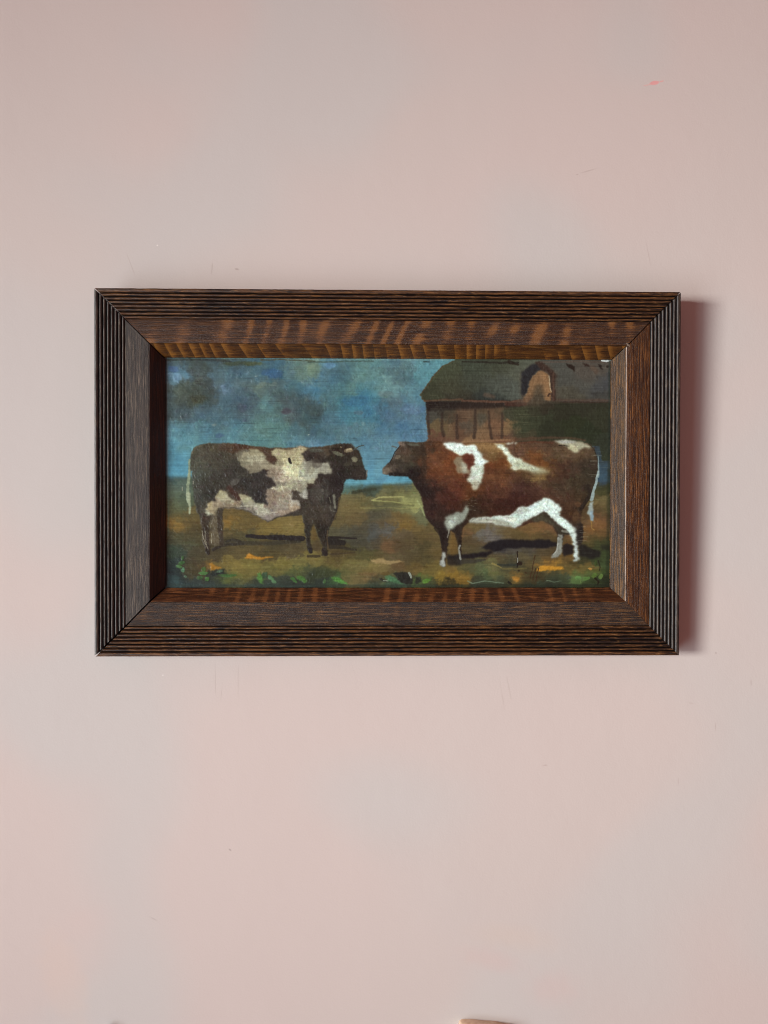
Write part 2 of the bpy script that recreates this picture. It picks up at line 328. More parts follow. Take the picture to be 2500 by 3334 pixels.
# leaf marks and chips along the top edge
poly(T(3, 1110,95, 1180,100, 1210,130, 1222,190, 1190,160, 1150,145), (46,34,26), .9, 1.2)
poly(T(3, 1300,100, 1350,100, 1375,135, 1330,130), (56,36,28), .8, 1.2); poly(T(3, 1460,105, 1500,120, 1525,165, 1500,160), (44,36,30), .85, 1.2)
poly(T(3, 1380,120, 1440,130, 1480,190, 1460,215, 1390,170), (110,84,66), .6, 3); blob(3, 1570, 130, 20, 14, (50,44,38), .8)
line(T(3, 0,85, 200,82, 400,95, 600,90), (46,44,34), 2.5, 3.5, .7); line(T(3, 500,85, 600,115), (48,38,28), 6, 3, .7)
line(T(3, 850,85, 1200,75, 1560,85), (96,76,64), 3, 3, .5); line(T(3, 1515,62, 1560,70, 1605,58), (205,208,208), 3.4, 3, 1, 1)

bm_ = polymask(T(2, 1190,40, 3700,40, 3700,1100, 1280,990, 1262,500, 1200,440, 1560,60), 3)[..., None]; bl_ = img.mean(2, keepdims=True)
img = img + bm_ * ((bl_ + (img - bl_) * .84) * .97 - img)
# --- field behind the animals and the ground
gnd = []
for k, pts in ((4, [(130,85,78,112,118),(200,90,66,90,84),(150,130,64,88,80),(150,200,100,116,98),(220,170,92,110,96),(150,300,92,108,84),(200,350,88,102,76),(150,400,95,98,64),(200,480,106,96,54),(380,480,112,96,52),(160,560,152,112,42),(240,620,112,92,46),(330,570,108,88,44),(380,640,86,74,42),(150,720,84,82,54),(300,720,86,78,46),(250,780,85,84,58),(130,900,62,82,60),(150,1000,46,66,62),(220,880,60,78,64),(200,1100,40,56,56),(300,1180,46,62,62),(100,1220,56,84,84),(320,1000,72,68,44),(400,900,82,74,50),(340,1100,84,74,42),(500,1220,56,70,66),(400,1000,86,70,48),(480,960,86,80,50),
                (750,450,116,96,50),(720,560,150,114,46),(900,600,116,96,48),(900,520,112,94,48),(1200,620,134,112,52),(1400,600,136,116,60),(1000,540,110,92,48),(1450,520,128,108,56),(850,700,84,80,50),(760,700,96,84,46),(700,750,76,70,46),(1200,820,82,74,46),(1400,860,90,78,50),(800,880,100,86,50),(620,900,82,72,46),(1000,860,98,84,48),(1200,890,92,78,42),(560,960,82,72,50),(560,1030,158,114,42),(650,1000,132,112,50),(800,1060,140,120,54),(1000,1050,130,116,52),(1300,1010,136,122,54),(1500,1000,132,122,60),(1620,1010,140,124,60),(1200,1080,112,104,50),(800,1150,124,120,50),(940,1170,118,108,48),(700,1150,78,96,50),(1000,1220,54,66,58),(1200,1220,58,74,62),(700,1230,56,66,54),(850,1230,84,88,58),(1350,1220,54,64,56),(1500,1220,52,60,52),(1600,1100,66,76,54),(1450,1100,90,100,52),(560,1120,44,52,46),(620,1090,46,54,48)]),
               (5, [(500,140,90,140,150),(440,200,84,126,120),(600,210,60,66,48),(700,170,72,92,80),(850,190,100,100,62),(1000,170,82,100,92),(1000,220,100,90,52),(1130,220,118,116,70),(450,300,126,110,64),(560,280,118,104,60),(600,340,126,110,60),(800,280,134,128,80),(1000,290,150,150,90),(1100,350,168,168,98),(1150,300,140,142,88),(900,320,120,108,60),(700,380,92,92,62),(900,370,94,96,64),(1000,410,120,122,78),(450,420,126,110,64),(360,420,118,102,60),(500,500,110,92,54),(700,460,88,84,66),(820,500,98,90,66),(820,560,104,86,54),(950,500,122,96,50),(1000,590,138,106,44),(1150,560,122,98,50),(1220,500,108,112,78),(400,560,106,88,50),(320,520,110,96,54),(320,640,94,90,64),(440,640,84,84,70),(560,630,86,80,58),(660,700,86,92,90),(850,640,95,98,98),(760,640,88,88,80),(1000,680,104,90,62),(1100,720,96,82,58),(1250,700,106,88,48),(1380,720,110,92,52),(600,760,76,74,58),(700,790,82,74,56),(800,760,104,84,52),(860,800,120,84,50),(1000,800,92,74,48),(1100,760,98,82,48),(1250,800,80,72,42),(1350,860,110,90,48),(1280,900,84,76,44),(300,880,80,68,42),(450,890,84,76,42),(600,900,92,88,46),(900,920,104,92,60),(750,900,96,84,46),(1100,900,92,80,50),(1200,960,90,78,44),(130,980,132,116,56),(300,980,104,86,44),(420,960,126,112,54),(500,1010,122,112,62),(700,1040,140,122,64),(250,1030,118,106,50),(20,1010,138,120,58),(620,1090,124,106,52),(780,1040,128,108,60),(960,1050,108,82,48),(1150,1030,112,90,44),(1300,1010,116,98,46),(1380,1080,120,104,50),(1150,1090,130,100,48),(100,1100,68,78,50),(230,1090,74,80,46),(150,1180,46,58,50),(60,1180,52,62,54),(260,1180,66,104,58),(450,1100,100,98,52),(500,1150,128,108,62),(600,1190,120,102,60),(680,1130,112,92,60),(800,1120,108,84,46),(850,1170,92,104,62),(950,1190,82,122,84),(900,1130,90,98,56),(780,1180,60,66,54),(1100,1150,44,46,42),(1250,1180,94,124,56),(1330,1130,130,108,48),(1450,1150,164,128,40),(1600,1130,166,126,36),(1640,1180,150,110,34),(1540,1090,132,104,48),(700,1230,56,76,62),(300,1240,60,84,60),(900,1240,60,84,66),(1300,1235,60,68,46),(1500,1240,52,50,32)]),
               (6, [(50,650,120,86,50),(150,610,112,92,50),(200,700,108,108,104),(320,680,114,108,104),(420,640,110,96,66),(530,640,116,92,50),(700,640,126,94,50),(850,580,136,96,52),(950,650,132,92,56),(600,700,104,86,46),(800,710,100,82,44),(940,720,92,76,42),(100,740,94,76,46),(180,780,96,76,44),(80,830,92,80,50),(220,850,86,78,54),(700,880,80,76,66),(500,870,84,80,72),(900,880,86,74,50),(450,960,86,78,50),(350,930,98,82,50),(650,930,100,88,56),(800,970,92,82,50),(920,930,112,84,42),(1150,930,126,90,36),(1100,960,108,84,42),(700,1010,106,90,50),(500,1020,66,68,52),(900,1030,166,116,42),(1010,1050,184,130,38),(1250,1050,128,102,46),(1150,1040,112,90,44),(1400,1050,134,100,46),(1300,960,58,62,40),(1200,1000,84,72,36),(150,1050,94,104,66),(50,1030,90,86,50),(300,1040,116,110,62),(230,1120,86,104,64),(400,1100,110,108,62),(500,1060,84,80,50),(650,1090,76,72,44),(560,1150,150,110,46),(620,1190,140,104,40),(30,1150,160,112,38),(80,1120,110,100,50),(150,1190,56,58,44),(300,1190,64,76,54),(400,1180,80,92,64),(480,1200,60,66,46),(700,1180,84,72,40),(800,1130,76,62,34),(900,1100,66,72,50),(1000,1100,56,62,44),(1150,1130,68,82,60),(950,1180,62,74,52),(1100,1190,66,76,50),(1000,1220,44,54,42),(700,1230,46,56,44),(200,1235,66,78,64),(1350,1110,84,96,46),(1290,1160,100,134,70),(1420,1100,92,112,50),(1530,1000,66,86,48),(1540,1100,66,84,40),(1500,1180,48,56,34),(1500,950,64,78,42),(1400,1200,60,74,40),(1570,1200,34,44,26),
                (1500,90,60,82,104),(1560,60,56,78,102),(1500,190,78,76,40),(1560,180,70,70,34),(1450,260,84,76,44),(1500,340,132,112,66),(1570,350,118,102,60),(1500,430,96,80,46),(1500,500,118,82,52),(1500,570,142,96,52),(1560,640,118,82,46),(1400,640,146,98,46),(1350,700,120,88,50),(1340,560,110,84,52),(1500,700,118,84,44),(1400,760,86,78,40),(1550,760,66,72,40),(1360,480,88,68,42)])):
    ox, oy = TILE[k]
    gnd += [(ox + x / 3.318, oy + y / 3.318, r, g, b) for x, y, r, g, b in pts]
ground = field(gnd, 19)
softg = np.stack([blur(ground[..., q], 16) for q in range(3)], -1)
ground = (.66 * ground + .34 * softg) * .96; gl = ground.mean(2, keepdims=True); ground = gl + (ground - gl) * .88 + np.array((0, 0, 1.))
gm = polymask([(500,1552),(640,1553),(1000,1562),(1110,1572),(1180,1576),(1240,1574),(1300,1572),(1360,1566),(1930,1562),(1955,1562),(2010,1564),(2010,1940),(500,1940)], 4, 3)
lay(gm, ground, 1, 8, .1)
dabs(gm, 1300, 17, 4.5, 6, 0, .25, .45); dabs(gm, 1500, 8, 2.8, 8, 0, .5, .5)
line(T(5, 480,235, 620,205, 720,200), (56,60,44), 6, 4, .7, 5)
line(T(5, 690,320, 760,290, 880,280, 1030,285), (172,168,108), 2.5, 2, .7, 2); line(T(5, 700,325, 900,335, 1010,350, 1110,360), (180,180,112), 2, 2.5, .7, 1.5)
line(T(5, 580,360, 760,345, 950,350, 1130,375), (96,94,62), 6, 4, .5, 5); line(T(5, 560,400, 800,400, 1180,410), (142,136,86), 2, 1.5, .5, 2)
line(T(5, 1180,330, 1235,420, 1250,480), (160,168,118), 2.5, 3, .6, 3)
poly(T(5, 660,955, 760,950, 880,970, 1045,980, 960,1000, 850,1008, 730,1000), (158,134,92), .85, 1.5)
poly(T(5, 220,860, 400,850, 560,900, 480,920, 300,925, 220,910), (92,76,44), .5, 4)
# cast shadows painted under the animals
D = (40,38,38)
line(T(4, 935,705, 1100,715, 1300,725, 1530,735), (38,36,38), 5, 9, .92, 2.5); line(T(4, 700,775, 850,780, 1100,785, 1500,765), (60,58,48), 7, 6, .7, 4)
line(T(4, 650,822, 740,800, 900,790), (58,54,46), 3, 5, .75, 2.5); line(T(4, 720,765, 780,745, 860,765), (52,50,44), 4, 4, .7, 3)
line(T(5, 215,720, 380,725, 515,735), (42,38,36), 4, 2.5, .9, 2.5); line(T(5, 220,760, 300,770, 380,775), (38,36,34), 14, 9, .85, 5); line(T(5, 220,825, 380,835, 520,855), (52,48,40), 6, 3, .75, 4)
line(T(5, 250,905, 400,890, 500,880), (64,54,40), 4, 2, .6, 3); line(T(5, 0,925, 120,920), (50,44,34), 5, 4, .7, 3)
poly(T(6, 270,790, 350,755, 500,735, 700,745, 950,740, 965,765, 1030,775, 1035,810, 900,835, 600,830, 500,850, 440,880, 350,875, 300,850, 210,840), (30,30,34), .95, 2.5)
poly(T(6, -160,930, 20,900, 180,885, 320,865, 350,885, 250,925, 130,945, 20,950, -150,960), (30,28,32), .95, 2.5)
poly(T(5, 1490,900, 1659,905, 1659,1010, 1600,1025, 1500,1020), (38,36,34), .85, 3.5); line(T(6, -20,980, 150,975, 250,960), (54,52,48), 8, 3, .7, 5)
poly(T(6, 1095,800, 1150,785, 1210,800, 1205,890, 1110,925, 1085,880), (34,32,34), .92, 2.5)
poly(T(6, 1270,800, 1340,800, 1420,845, 1510,870, 1500,930, 1400,950, 1340,930, 1280,920), (36,36,34), .92, 3)
poly(T(6, 1510,800, 1640,800, 1640,870, 1520,850), (36,40,34), .7, 4); line(T(6, 390,1015, 480,1020, 600,1015), (48,54,48), 4, 4, .75, 3)
line(T(6, 350,890, 500,850, 640,860), (86,82,76), 5, 5, .5, 4)

# --- left animal, brown and cream
def fld(k, pts, sigma):
    ox, oy = TILE[k]
    return field([(ox + x / 3.318, oy + y / 3.318, r, g, b) for x, y, r, g, b in pts], sigma)
lb = fld(1, [(400,1050,80,74,64),(500,1000,84,74,60),(700,990,88,68,54),(900,1000,86,58,44),(1050,1040,96,68,52),(1150,1080,82,62,50),(1300,1040,104,80,62),(380,1200,84,80,70),(500,1100,84,76,66),(600,1080,80,72,62),(500,1250,74,72,64),(700,1150,70,64,56),(850,1200,66,60,54),(700,1300,66,60,56),(380,1327,78,78,72),(1200,1140,78,56,46),(1600,1100,60,50,46),(1560,1120,64,54,50),(1659,1040,88,78,66),
             (380,1500,78,76,70),(400,1600,70,68,62),(500,1400,68,64,58),(650,1420,66,60,54),(850,1480,58,54,52),(1100,1420,60,54,52),(1000,1560,60,56,54),(1200,1440,62,52,50),(1050,1600,48,46,48),(800,1520,80,64,54),(550,1550,60,54,50),(1120,1620,54,46,46),(420,1680,70,64,58),(480,1780,78,70,62),(540,1850,96,84,68),(480,1900,78,66,54),(600,1800,100,88,70),(620,1950,108,92,70),(520,2050,80,66,52),(640,2060,96,84,66),
             (1640,1120,52,44,42),(1640,1400,62,48,42),(1600,1560,56,46,42),(1700,1500,70,62,56),(1750,1480,86,80,74),(1750,1600,72,64,58),(1680,1700,78,66,58),(1700,1800,70,58,50),(1600,1760,66,58,52),(1620,1950,52,46,42),(1780,1250,62,52,48),(1850,1250,50,42,40),(1850,1420,54,46,44),(1900,1550,48,42,40),(1950,1100,52,46,40),(2000,1200,52,46,42),(2100,1150,60,54,46),(2150,1250,58,50,44),(2000,1040,56,44,36),(2180,1330,60,50,46),(1950,1350,46,38,38),(2050,1350,50,42,40),(1850,1750,60,52,48),(1780,1850,58,50,44),(1850,1950,48,42,38),(1780,2050,56,48,40),(1700,1020,84,66,54)], 26)
bullL = (T(1, 345,1060, 365,1025, 400,1000, 440,982, 480,975, 700,968, 850,978, 1000,1002, 1200,1018, 1400,1018, 1560,1002, 1600,1012) +
         T(2, 60,1005, 150,1000, 280,980, 350,968, 460,972, 500,1005, 548,1050, 572,1110, 590,1200, 618,1270) +
         T(5, 632,30, 625,95, 560,105, 500,100, 440,88, 400,98, 385,130, 378,190, 350,255, 332,330, 320,400, 292,510, 250,580, 215,640, 205,760, 208,850, 202,918, 150,920, 148,830, 125,740, 100,690, 65,590, 50,590, 25,660, 20,760, 35,820, 48,882, 8,892, -10,850, -22,760, -38,640, -65,480) +
         T(4, 1400,490, 1280,510, 1220,530, 1162,562, 1080,512, 980,462, 880,422, 780,402, 700,400, 680,430, 668,500, 685,600, 680,700, 670,790, 640,810, 580,800, 555,800, 545,840, 545,880, 520,905, 495,860, 460,760, 442,620, 430,500, 395,430, 368,320, 350,200, 340,0) + T(1, 322,1280, 318,1180, 328,1110))
poly(bullL, lb, 1, 1.6, 1.5, 1.0, 8)
mL = polymask(bullL, 1.6, 1.5, 1.0)
img = img * (1 + mL[..., None] * (np.array((-.02, .03, .0)) + .10 * vnoise(22, 26, 3)[..., None]))
dabs(mL, 900, 9, 4, 7, .9, .9, .5); dabs(mL, 1500, 5, 2.2, 9, .9, .9, .5)
# far hind leg melts into the ground
poly(T(4, 560,520, 680,520, 690,800, 560,800), (112,96,74), .35, 6); line(T(4, 650,420, 640,560, 655,700, 660,790), (60,52,44), 9, 7, .75, 4); line(T(4, 585,500, 590,650, 600,800), (104,94,76), 8, 6, .6, 4)
line(T(4, 500,480, 490,650, 510,800, 520,880), (58,48,40), 12, 6, .75, 4); line(T(4, 575,850, 600,835, 640,825), (50,44,40), 5, 4, .8, 3)
line(T(4, 505,860, 525,895), (48,42,38), 6, 5, .8, 2)
line(T(1, 345,1075, 400,1010, 480,985), (110,104,84), 2.5, 2, .5, 3)
# cream patches
cr = fld(1, [(1000,1090,156,148,120),(900,1100,164,156,130),(880,1160,136,130,108),(1000,1150,176,170,144),(1060,1130,164,160,136),(1100,1200,160,152,130),(980,1250,138,128,108),(1150,1220,150,138,116),(860,1060,110,104,88),(1240,1060,178,166,134),(1400,1060,172,156,128),(1500,1030,178,160,130),(1320,1120,186,178,142),(1350,1220,190,188,154),(1450,1100,186,176,140),(1480,1250,186,184,150),(1560,1250,168,166,142),(1380,1300,202,200,160),(1240,1300,164,148,130),(1640,1250,160,156,140),(1240,1150,150,140,116)], 14)
poly(T(1, 810,1080, 870,1045, 960,1028, 1060,1045, 1130,1090, 1150,1150, 1190,1180, 1240,1225, 1180,1255, 1120,1250, 1060,1282, 980,1292, 940,1245, 880,1222, 850,1170, 815,1120), cr, .93, 2.2, 4, 2.5, 9)
crl = fld(4, [(1400,20,208,204,168),(1300,60,176,162,140),(1200,60,140,122,108),(1250,120,138,130,116),(1480,80,184,180,152),(1560,60,168,168,150),(1420,130,170,166,140),(1300,190,182,174,146),(1500,170,156,150,130),(1200,250,142,122,110),(1300,250,152,136,120),(1400,230,150,140,122),(1200,330,140,120,108),(1300,330,158,142,126),(1400,330,170,162,148),(1540,280,170,170,156),(1440,360,176,170,156),(1300,420,152,140,128),(1200,420,140,128,118),(1120,440,166,158,144),(1180,510,146,134,126),(1330,460,150,128,116),(1430,430,168,142,124),(1080,400,178,174,152),(950,380,170,164,144),(900,340,172,168,138),(960,300,180,176,144),(880,290,170,160,130),(980,430,120,112,102),(860,390,118,112,104),(700,380,150,132,114),(760,350,144,124,106),(640,350,166,144,124),(680,260,172,164,130),(640,250,178,168,132),(560,380,182,162,128),(520,460,172,172,150),(580,450,150,134,110),(740,300,164,158,134)], 13)
poly(T(1, 1190,1060, 1240,1028, 1300,1040, 1400,1035, 1480,1008, 1590,1005, 1545,1070, 1508,1095, 1545,1120, 1570,1175, 1640,1190, 1800,1170, 1850,1250, 1840,1290, 1700,1310, 1659,1400, 1250,1400, 1225,1330, 1255,1250, 1235,1190, 1270,1130, 1225,1100), cr, .95, 2.2, 4, 2.5, 9)
poly(T(4, 1659,-40, 1720,0, 1690,60, 1580,110, 1570,200, 1590,310, 1500,330, 1500,400, 1465,430, 1300,500, 1220,520, 1162,562, 1080,510, 980,460, 870,418, 780,400, 700,398, 640,405, 590,480, 540,475, 495,495, 482,445, 510,400, 505,350, 560,338, 605,345, 597,290, 625,235, 665,213, 720,250, 780,310, 820,335, 855,320, 840,250, 900,262, 990,298, 1005,345, 1100,355, 1160,375, 1140,310, 1145,200, 1180,185, 1250,165, 1225,110, 1130,60, 1170,0, 1200,-60), crl, .96, 2.2, 4, 2.5, 9)
mC = polymask(T(4, 1250,-300, 1560,-300, 1580,310, 1180,520, 700,390, 600,300, 900,300, 1150,380), 4)
cg = polymask(bullL, 1.6, 1.5, 1.0) * (img.sum(2) > 300)
img[..., 1] += cg * np.clip(img[..., 0] - img[..., 1] - 8, 0, 30) * .35
dabs(mC * (img.sum(2) > 330), 500, 8, 3.2, 13, .4, .9, .55); dabs(mC * (img.sum(2) > 480), 260, 7, 2.4, 13, .5, .8, .6)
dabs(mL * (img.sum(2) < 260), 700, 12, 3, 10, .2, .8, .4)
poly(T(4, 1420,215, 1470,210, 1520,240, 1570,310, 1600,340, 1500,330, 1410,320), (66,58,50), .9, 2)
poly(T(4, 1480,250, 1560,215, 1590,260, 1580,310, 1530,300), (176,172,160), .85, 2)
blob(1, 1392, 1162, 34, 17, (50,46,46), 1, 1.1, .3); blob(1, 1440, 1152, 6, 5, (90,80,64), .8)
poly(T(1, 1150,1110, 1230,1130, 1265,1110, 1240,1160, 1190,1170), (82,56,46), .7, 2.5)
line(T(4, 740,190, 800,250, 845,310), (74,50,42), 9, 6, .8, 4); blob(4, 800, 130, 55, 35, (96,92,86), .7, -.6)
line(T(4, 680,400, 800,400, 900,425, 1000,465), (92,82,66), 2.5, 1.5, .7, 2)
for a in ((1050,430,1180,460,1260,450),(1180,190,1290,200),(860,385,1000,380,1120,400)):
    line(T(4, *a), (190,184,164), 1.6, 1.2, .6, 1.2)
# head and chest
blob(2, 430, 1045, 52, 24, (140,124,98), .8, -.1); blob(2, 440, 1035, 34, 12, (172,158,126), .75, -.1); blob(2, 318, 1078, 60, 20, (104,104,86), .85, .3)
blob(2, 497, 1140, 30, 30, (134,130,106), .85, .6); blob(2, 350, 1008, 14, 7, (140,122,100), .8); blob(2, 430, 1190, 50, 22, (70,66,54), .6, -.3)
blob(2, 70, 1045, 80, 22, (92,98,92), .5); blob(2, 20, 1230, 50, 75, (132,126,112), .75, .4); blob(2, 30, 1270, 30, 50, (158,154,132), .7, .3); blob(2, 90, 1190, 50, 60, (84,76,68), .5)
line(T(2, 490,1035, 545,1000, 600,988), (70,76,72), 2.6, 1.4, .9, 1.4); line(T(2, 462,975, 500,1010, 560,1030), (92,100,98), 3, 2, .5, 3)
line(T(2, 380,1070, 420,1095, 470,1085), (58,46,40), 2.5, 2, .8, 1.5); line(T(5, 632,0, 628,60), (128,108,92), 2, 1.5, .7, 2)
line(T(5, 275,270, 285,400), (132,130,114), 4, 3.5, .7, 3); line(T(5, 235,375, 240,432, 300,440), (112,110,98), 2.2, 1.4, .5, 3); line(T(5, 228,290, 245,350), (120,118,100), 1.5, 1.2, .7)
blob(5, 90, 250, 60, 110, (92,84,78), .4, .2); blob(5, 155, 210, 14, 22, (112,106,98), .6, -.4)
poly(T(5, 35,600, 60,605, 85,680, 105,740, 60,760, 30,750), (104,82,44), .75, 3)
poly(T(5, 60,760, 110,745, 140,830, 140,900, 60,860, 40,810), (84,68,48), .6, 4)
line(T(5, 205,650, 205,760, 210,850), (128,104,72), 2, 2, .5, 2.5); line(T(5, 330,300, 318,420, 250,600), (110,92,56), 2.5, 2, .55, 3)
line(T(4, 1610,850, 1625,880), (42,40,40), 6, 5, .9, 2); line(T(5, 160,860, 190,905), (44,38,36), 7, 6, .8, 3)
# tail
line(T(1, 318,1150, 312,1240, 318,1400), (140,148,122), 3, 3.5, .85, 2); line(T(4, 318,0, 305,120, 298,240, 305,330), (142,152,124), 3.5, 6, .85, 2.5)
line(T(4, 302,260, 310,330, 325,390, 320,465), (160,166,138), 6.5, 3, .9, 2.5); line(T(4, 335,100, 345,250, 340,380), (84,98,76), 4, 4, .5, 3)
for a in ((452,650,465,720,490,790,515,840),(485,650,488,740,500,800),(556,680,560,780),(356,120,360,150),(240,180,242,220)):
    line(T(4, *a), (176,170,150), .9, .9, .8, .8, 1)

# --- right animal, red brown and white
rb = fld(2, [(1000,970,128,100,84),(1100,975,84,84,72),(1180,990,66,56,46),(1050,1060,84,68,56),(1100,1110,72,62,48),(960,1110,100,88,76),(1050,1200,66,62,52),(1150,1200,64,60,48),(900,1180,56,50,42),(850,1250,96,84,70),(820,1270,124,106,90),(900,1280,60,54,48),(1000,1290,44,38,34),(1120,1290,34,30,28),(1150,1040,64,54,42),(1220,1100,56,46,36),(1230,1250,54,42,34),(1300,980,84,58,40),(1400,980,96,62,40),(1350,1060,104,66,42),(1450,1080,108,66,42),(1330,1150,112,72,48),(1550,1130,114,66,36),(1500,1230,108,64,38),(1350,1300,102,60,38),
             (1200,1340,40,32,28),(1250,1420,46,38,34),(1350,1380,66,46,38),(1330,1430,40,30,28),(1450,1400,96,58,42),(1500,1360,110,66,38),(1600,1450,94,52,36),(1300,1560,56,42,36),(1400,1560,76,44,36),(1500,1550,84,48,36),(1600,1600,74,44,32),(1300,1650,52,38,34),(1400,1700,62,40,34),(1380,1820,48,38,34),(1450,1780,58,42,34),(1440,1900,44,36,32),(1470,2020,42,34,30),(1460,2120,56,46,36),(1550,1850,44,36,32),(1620,1870,44,38,32),(1640,1950,50,42,34),(1620,2050,44,38,34)], 26)
rb2 = fld(3, [(60,1150,104,58,40),(110,1100,92,52,38),(60,1230,88,44,34),(220,1010,132,98,60),(330,1020,140,108,66),(300,1080,118,90,56),(400,1080,112,84,52),(240,1100,120,96,64),(400,1150,104,62,34),(300,1180,104,58,32),(450,1220,108,64,32),(300,1260,92,56,36),(450,1270,104,66,40),(620,980,92,70,56),(600,1050,98,72,56),(750,1000,98,72,54),(900,980,86,66,50),(700,1060,108,76,48),(800,1090,118,74,42),(900,1060,104,76,54),(850,1150,120,76,40),(750,1130,116,72,40),(1000,1080,92,74,54),(1100,1080,96,76,56),(1050,1180,84,56,42),(1200,1120,88,70,52),(1300,1080,96,76,56),(1400,1060,84,68,50),(950,1240,116,86,50),(850,1300,130,104,64),(1050,1270,80,56,42),(1200,1220,72,56,44),(1350,1200,68,58,46),(1400,1300,60,54,42),(650,1240,120,84,46),(700,1300,88,64,44),
              (1600,1300,60,56,44),(30,1330,96,58,40),(60,1400,104,62,34),(350,1340,110,72,46),(300,1400,96,60,40),(560,1350,92,62,44),(300,1500,84,52,38),(450,1450,88,56,40),(100,1500,96,58,32),(600,1450,80,52,44),(750,1450,76,50,40),(600,1550,72,42,34),(450,1600,66,38,30),(250,1600,68,42,30),(150,1650,66,46,30),(350,1700,64,38,26),(500,1680,62,36,26),(100,1750,62,44,30),(900,1400,84,64,46),(900,1500,80,54,42),(1000,1560,80,54,40),(1100,1450,76,60,46),(1150,1560,76,56,42),(1250,1400,74,62,46),(1250,1520,72,56,38),(1350,1500,54,48,38),(1350,1400,62,54,42),(800,1560,70,44,34),(1100,1650,78,54,38),(1150,1750,82,56,38),(1200,1650,76,54,38),(1100,1780,76,48,34),(1150,1820,62,44,34),(1250,1750,96,70,48),(1240,1830,88,68,48),(1280,1700,50,42,34),(1280,1850,42,38,36),(1290,1930,40,36,34),(1280,2000,44,38,34),(60,1700,56,46,34)], 24)
mixm = np.clip((GX - 1490) / 30, 0, 1)[..., None]; rbc = rb * (1 - mixm) + rb2 * mixm
bullR = (T(2, 970,952, 1040,944, 1160,955, 1230,950, 1300,935, 1400,940, 1440,952, 1640,965) +
         T(3, 0,965, 200,957, 350,960, 600,955, 750,940, 900,935, 1050,928, 1250,940, 1380,965, 1430,1010, 1460,1100, 1475,1180, 1476,1327) +
         T(6, 1465,60, 1425,180, 1385,300, 1350,350, 1300,430, 1290,540, 1315,600, 1312,740, 1300,800, 1265,800, 1265,900, 1255,975, 1212,978, 1215,850, 1210,740, 1180,690, 1120,680, 1095,720, 1088,870, 1050,925, 980,945, 975,905, 1030,840, 1035,700, 1000,620, 940,570, 870,535, 760,555, 660,592, 572,620, 450,592, 300,572, 150,562, 60,562, 10,620) +
         T(5, 1655,700, 1650,830, 1655,940, 1640,962, 1622,920, 1618,850, 1600,770, 1570,670, 1545,640, 1518,680, 1505,760, 1500,870, 1485,950, 1478,1038, 1445,1040, 1412,1000, 1435,910, 1445,850, 1430,770, 1410,680, 1380,625, 1315,575, 1272,510, 1245,420, 1225,320, 1200,240, 1150,170, 1110,100, 1070,62, 950,55, 850,45) +
         T(2, 820,1302, 795,1275, 800,1235, 860,1180, 900,1130, 940,1050, 985,992))
mR = polymask(bullR, 1.5, 1.2, .9)
lay(mR, rbc, 1, 8, .25)
img = img * (1 + mR[..., None] * (.11 * vnoise(26, 20, 3)[..., None]))
dabs(mR, 1500, 9, 3.4, 8, .2, .7, .5); dabs(mR, 2500, 5, 2.0, 9, .2, .8, .5)
# whites
W = (224,240,234); W2 = (176,178,150)
def white(pts, col=W, a=.96, soft=2.8, warp=2.5, fine=3.0): poly(pts, col, a, soft, warp, fine, 7, .8)
poly(T(3, 140,965, 350,960, 440,1000, 500,1080, 560,1170, 560,1250, 470,1110, 400,1040, 300,1020, 200,1040), (150,118,78), .75, 4)
white(T(2, 1448,950, 1530,955, 1659,962, 1659,1090, 1610,1080, 1560,1060, 1500,1020, 1470,990))
white(T(3, 0,970, 60,985, 150,985, 165,1040, 215,1075, 218,1125, 298,1158, 232,1188, 212,1250, 225,1330, 140,1330, 118,1270, 135,1180, 112,1100, 60,1060, 0,1092, -30,1092, -30,970))
white(T(6, 95,-60, 232,-60, 225,60, 205,120, 170,205, 132,208, 118,150, 62,105, 80,40), (196,206,192), .93, 3)
white(T(6, 120,100, 190,110, 165,212, 130,210), (150,134,110), .6, 4)
poly(T(2, 1600,1100, 1659,1110, 1720,1200, 1740,1290, 1659,1285, 1600,1275, 1590,1200, 1575,1165), (142,128,104), .9, 2.5); poly(T(2, 1650,1160, 1730,1200, 1700,1290, 1660,1285), (178,180,164), .7, 3)
poly(T(3, 40,1080, 110,1075, 130,1130, 115,1210, 60,1255, 40,1180, 0,1130), (98,50,36), .9, 3)
white(T(3, 345,965, 430,972, 490,1010, 520,1060, 548,1110, 640,1130, 690,1175, 780,1205, 850,1250, 760,1262, 640,1240, 560,1250, 545,1195, 480,1120, 440,1040, 390,1000), (220,232,216))
poly(T(3, 560,1150, 640,1130, 700,1180, 800,1220, 900,1240, 950,1280, 800,1290, 640,1245, 560,1250), W2, .75, 5)
white(T(3, 450,960, 600,955, 590,975, 500,975), (190,188,172), .8, 2)
poly(T(3, 1000,935, 1120,928, 1300,948, 1420,1005, 1330,1005, 1270,1030, 1245,1062, 1200,1050, 1150,1000, 1060,970), (172,170,146), .9, 3); poly(T(3, 1000,932, 1100,930, 1250,945, 1180,965, 1060,955), (178,180,176), .8, 2.5)
blob(3, 1200, 1010, 60, 30, (190,184,148), .6, .4)
poly(T(5, 1460,560, 1480,495, 1590,445, 1659,455, 1710,380, 1745,420, 1690,520, 1640,560, 1590,600, 1530,640, 1500,640), (150,156,144), .92, 3); poly(T(5, 1490,560, 1600,480, 1600,540, 1540,620), (184,192,182), .75, 3)
line(T(5, 1520,635, 1510,680, 1500,720), (138,134,120), 3, 1.5, .8, 2)
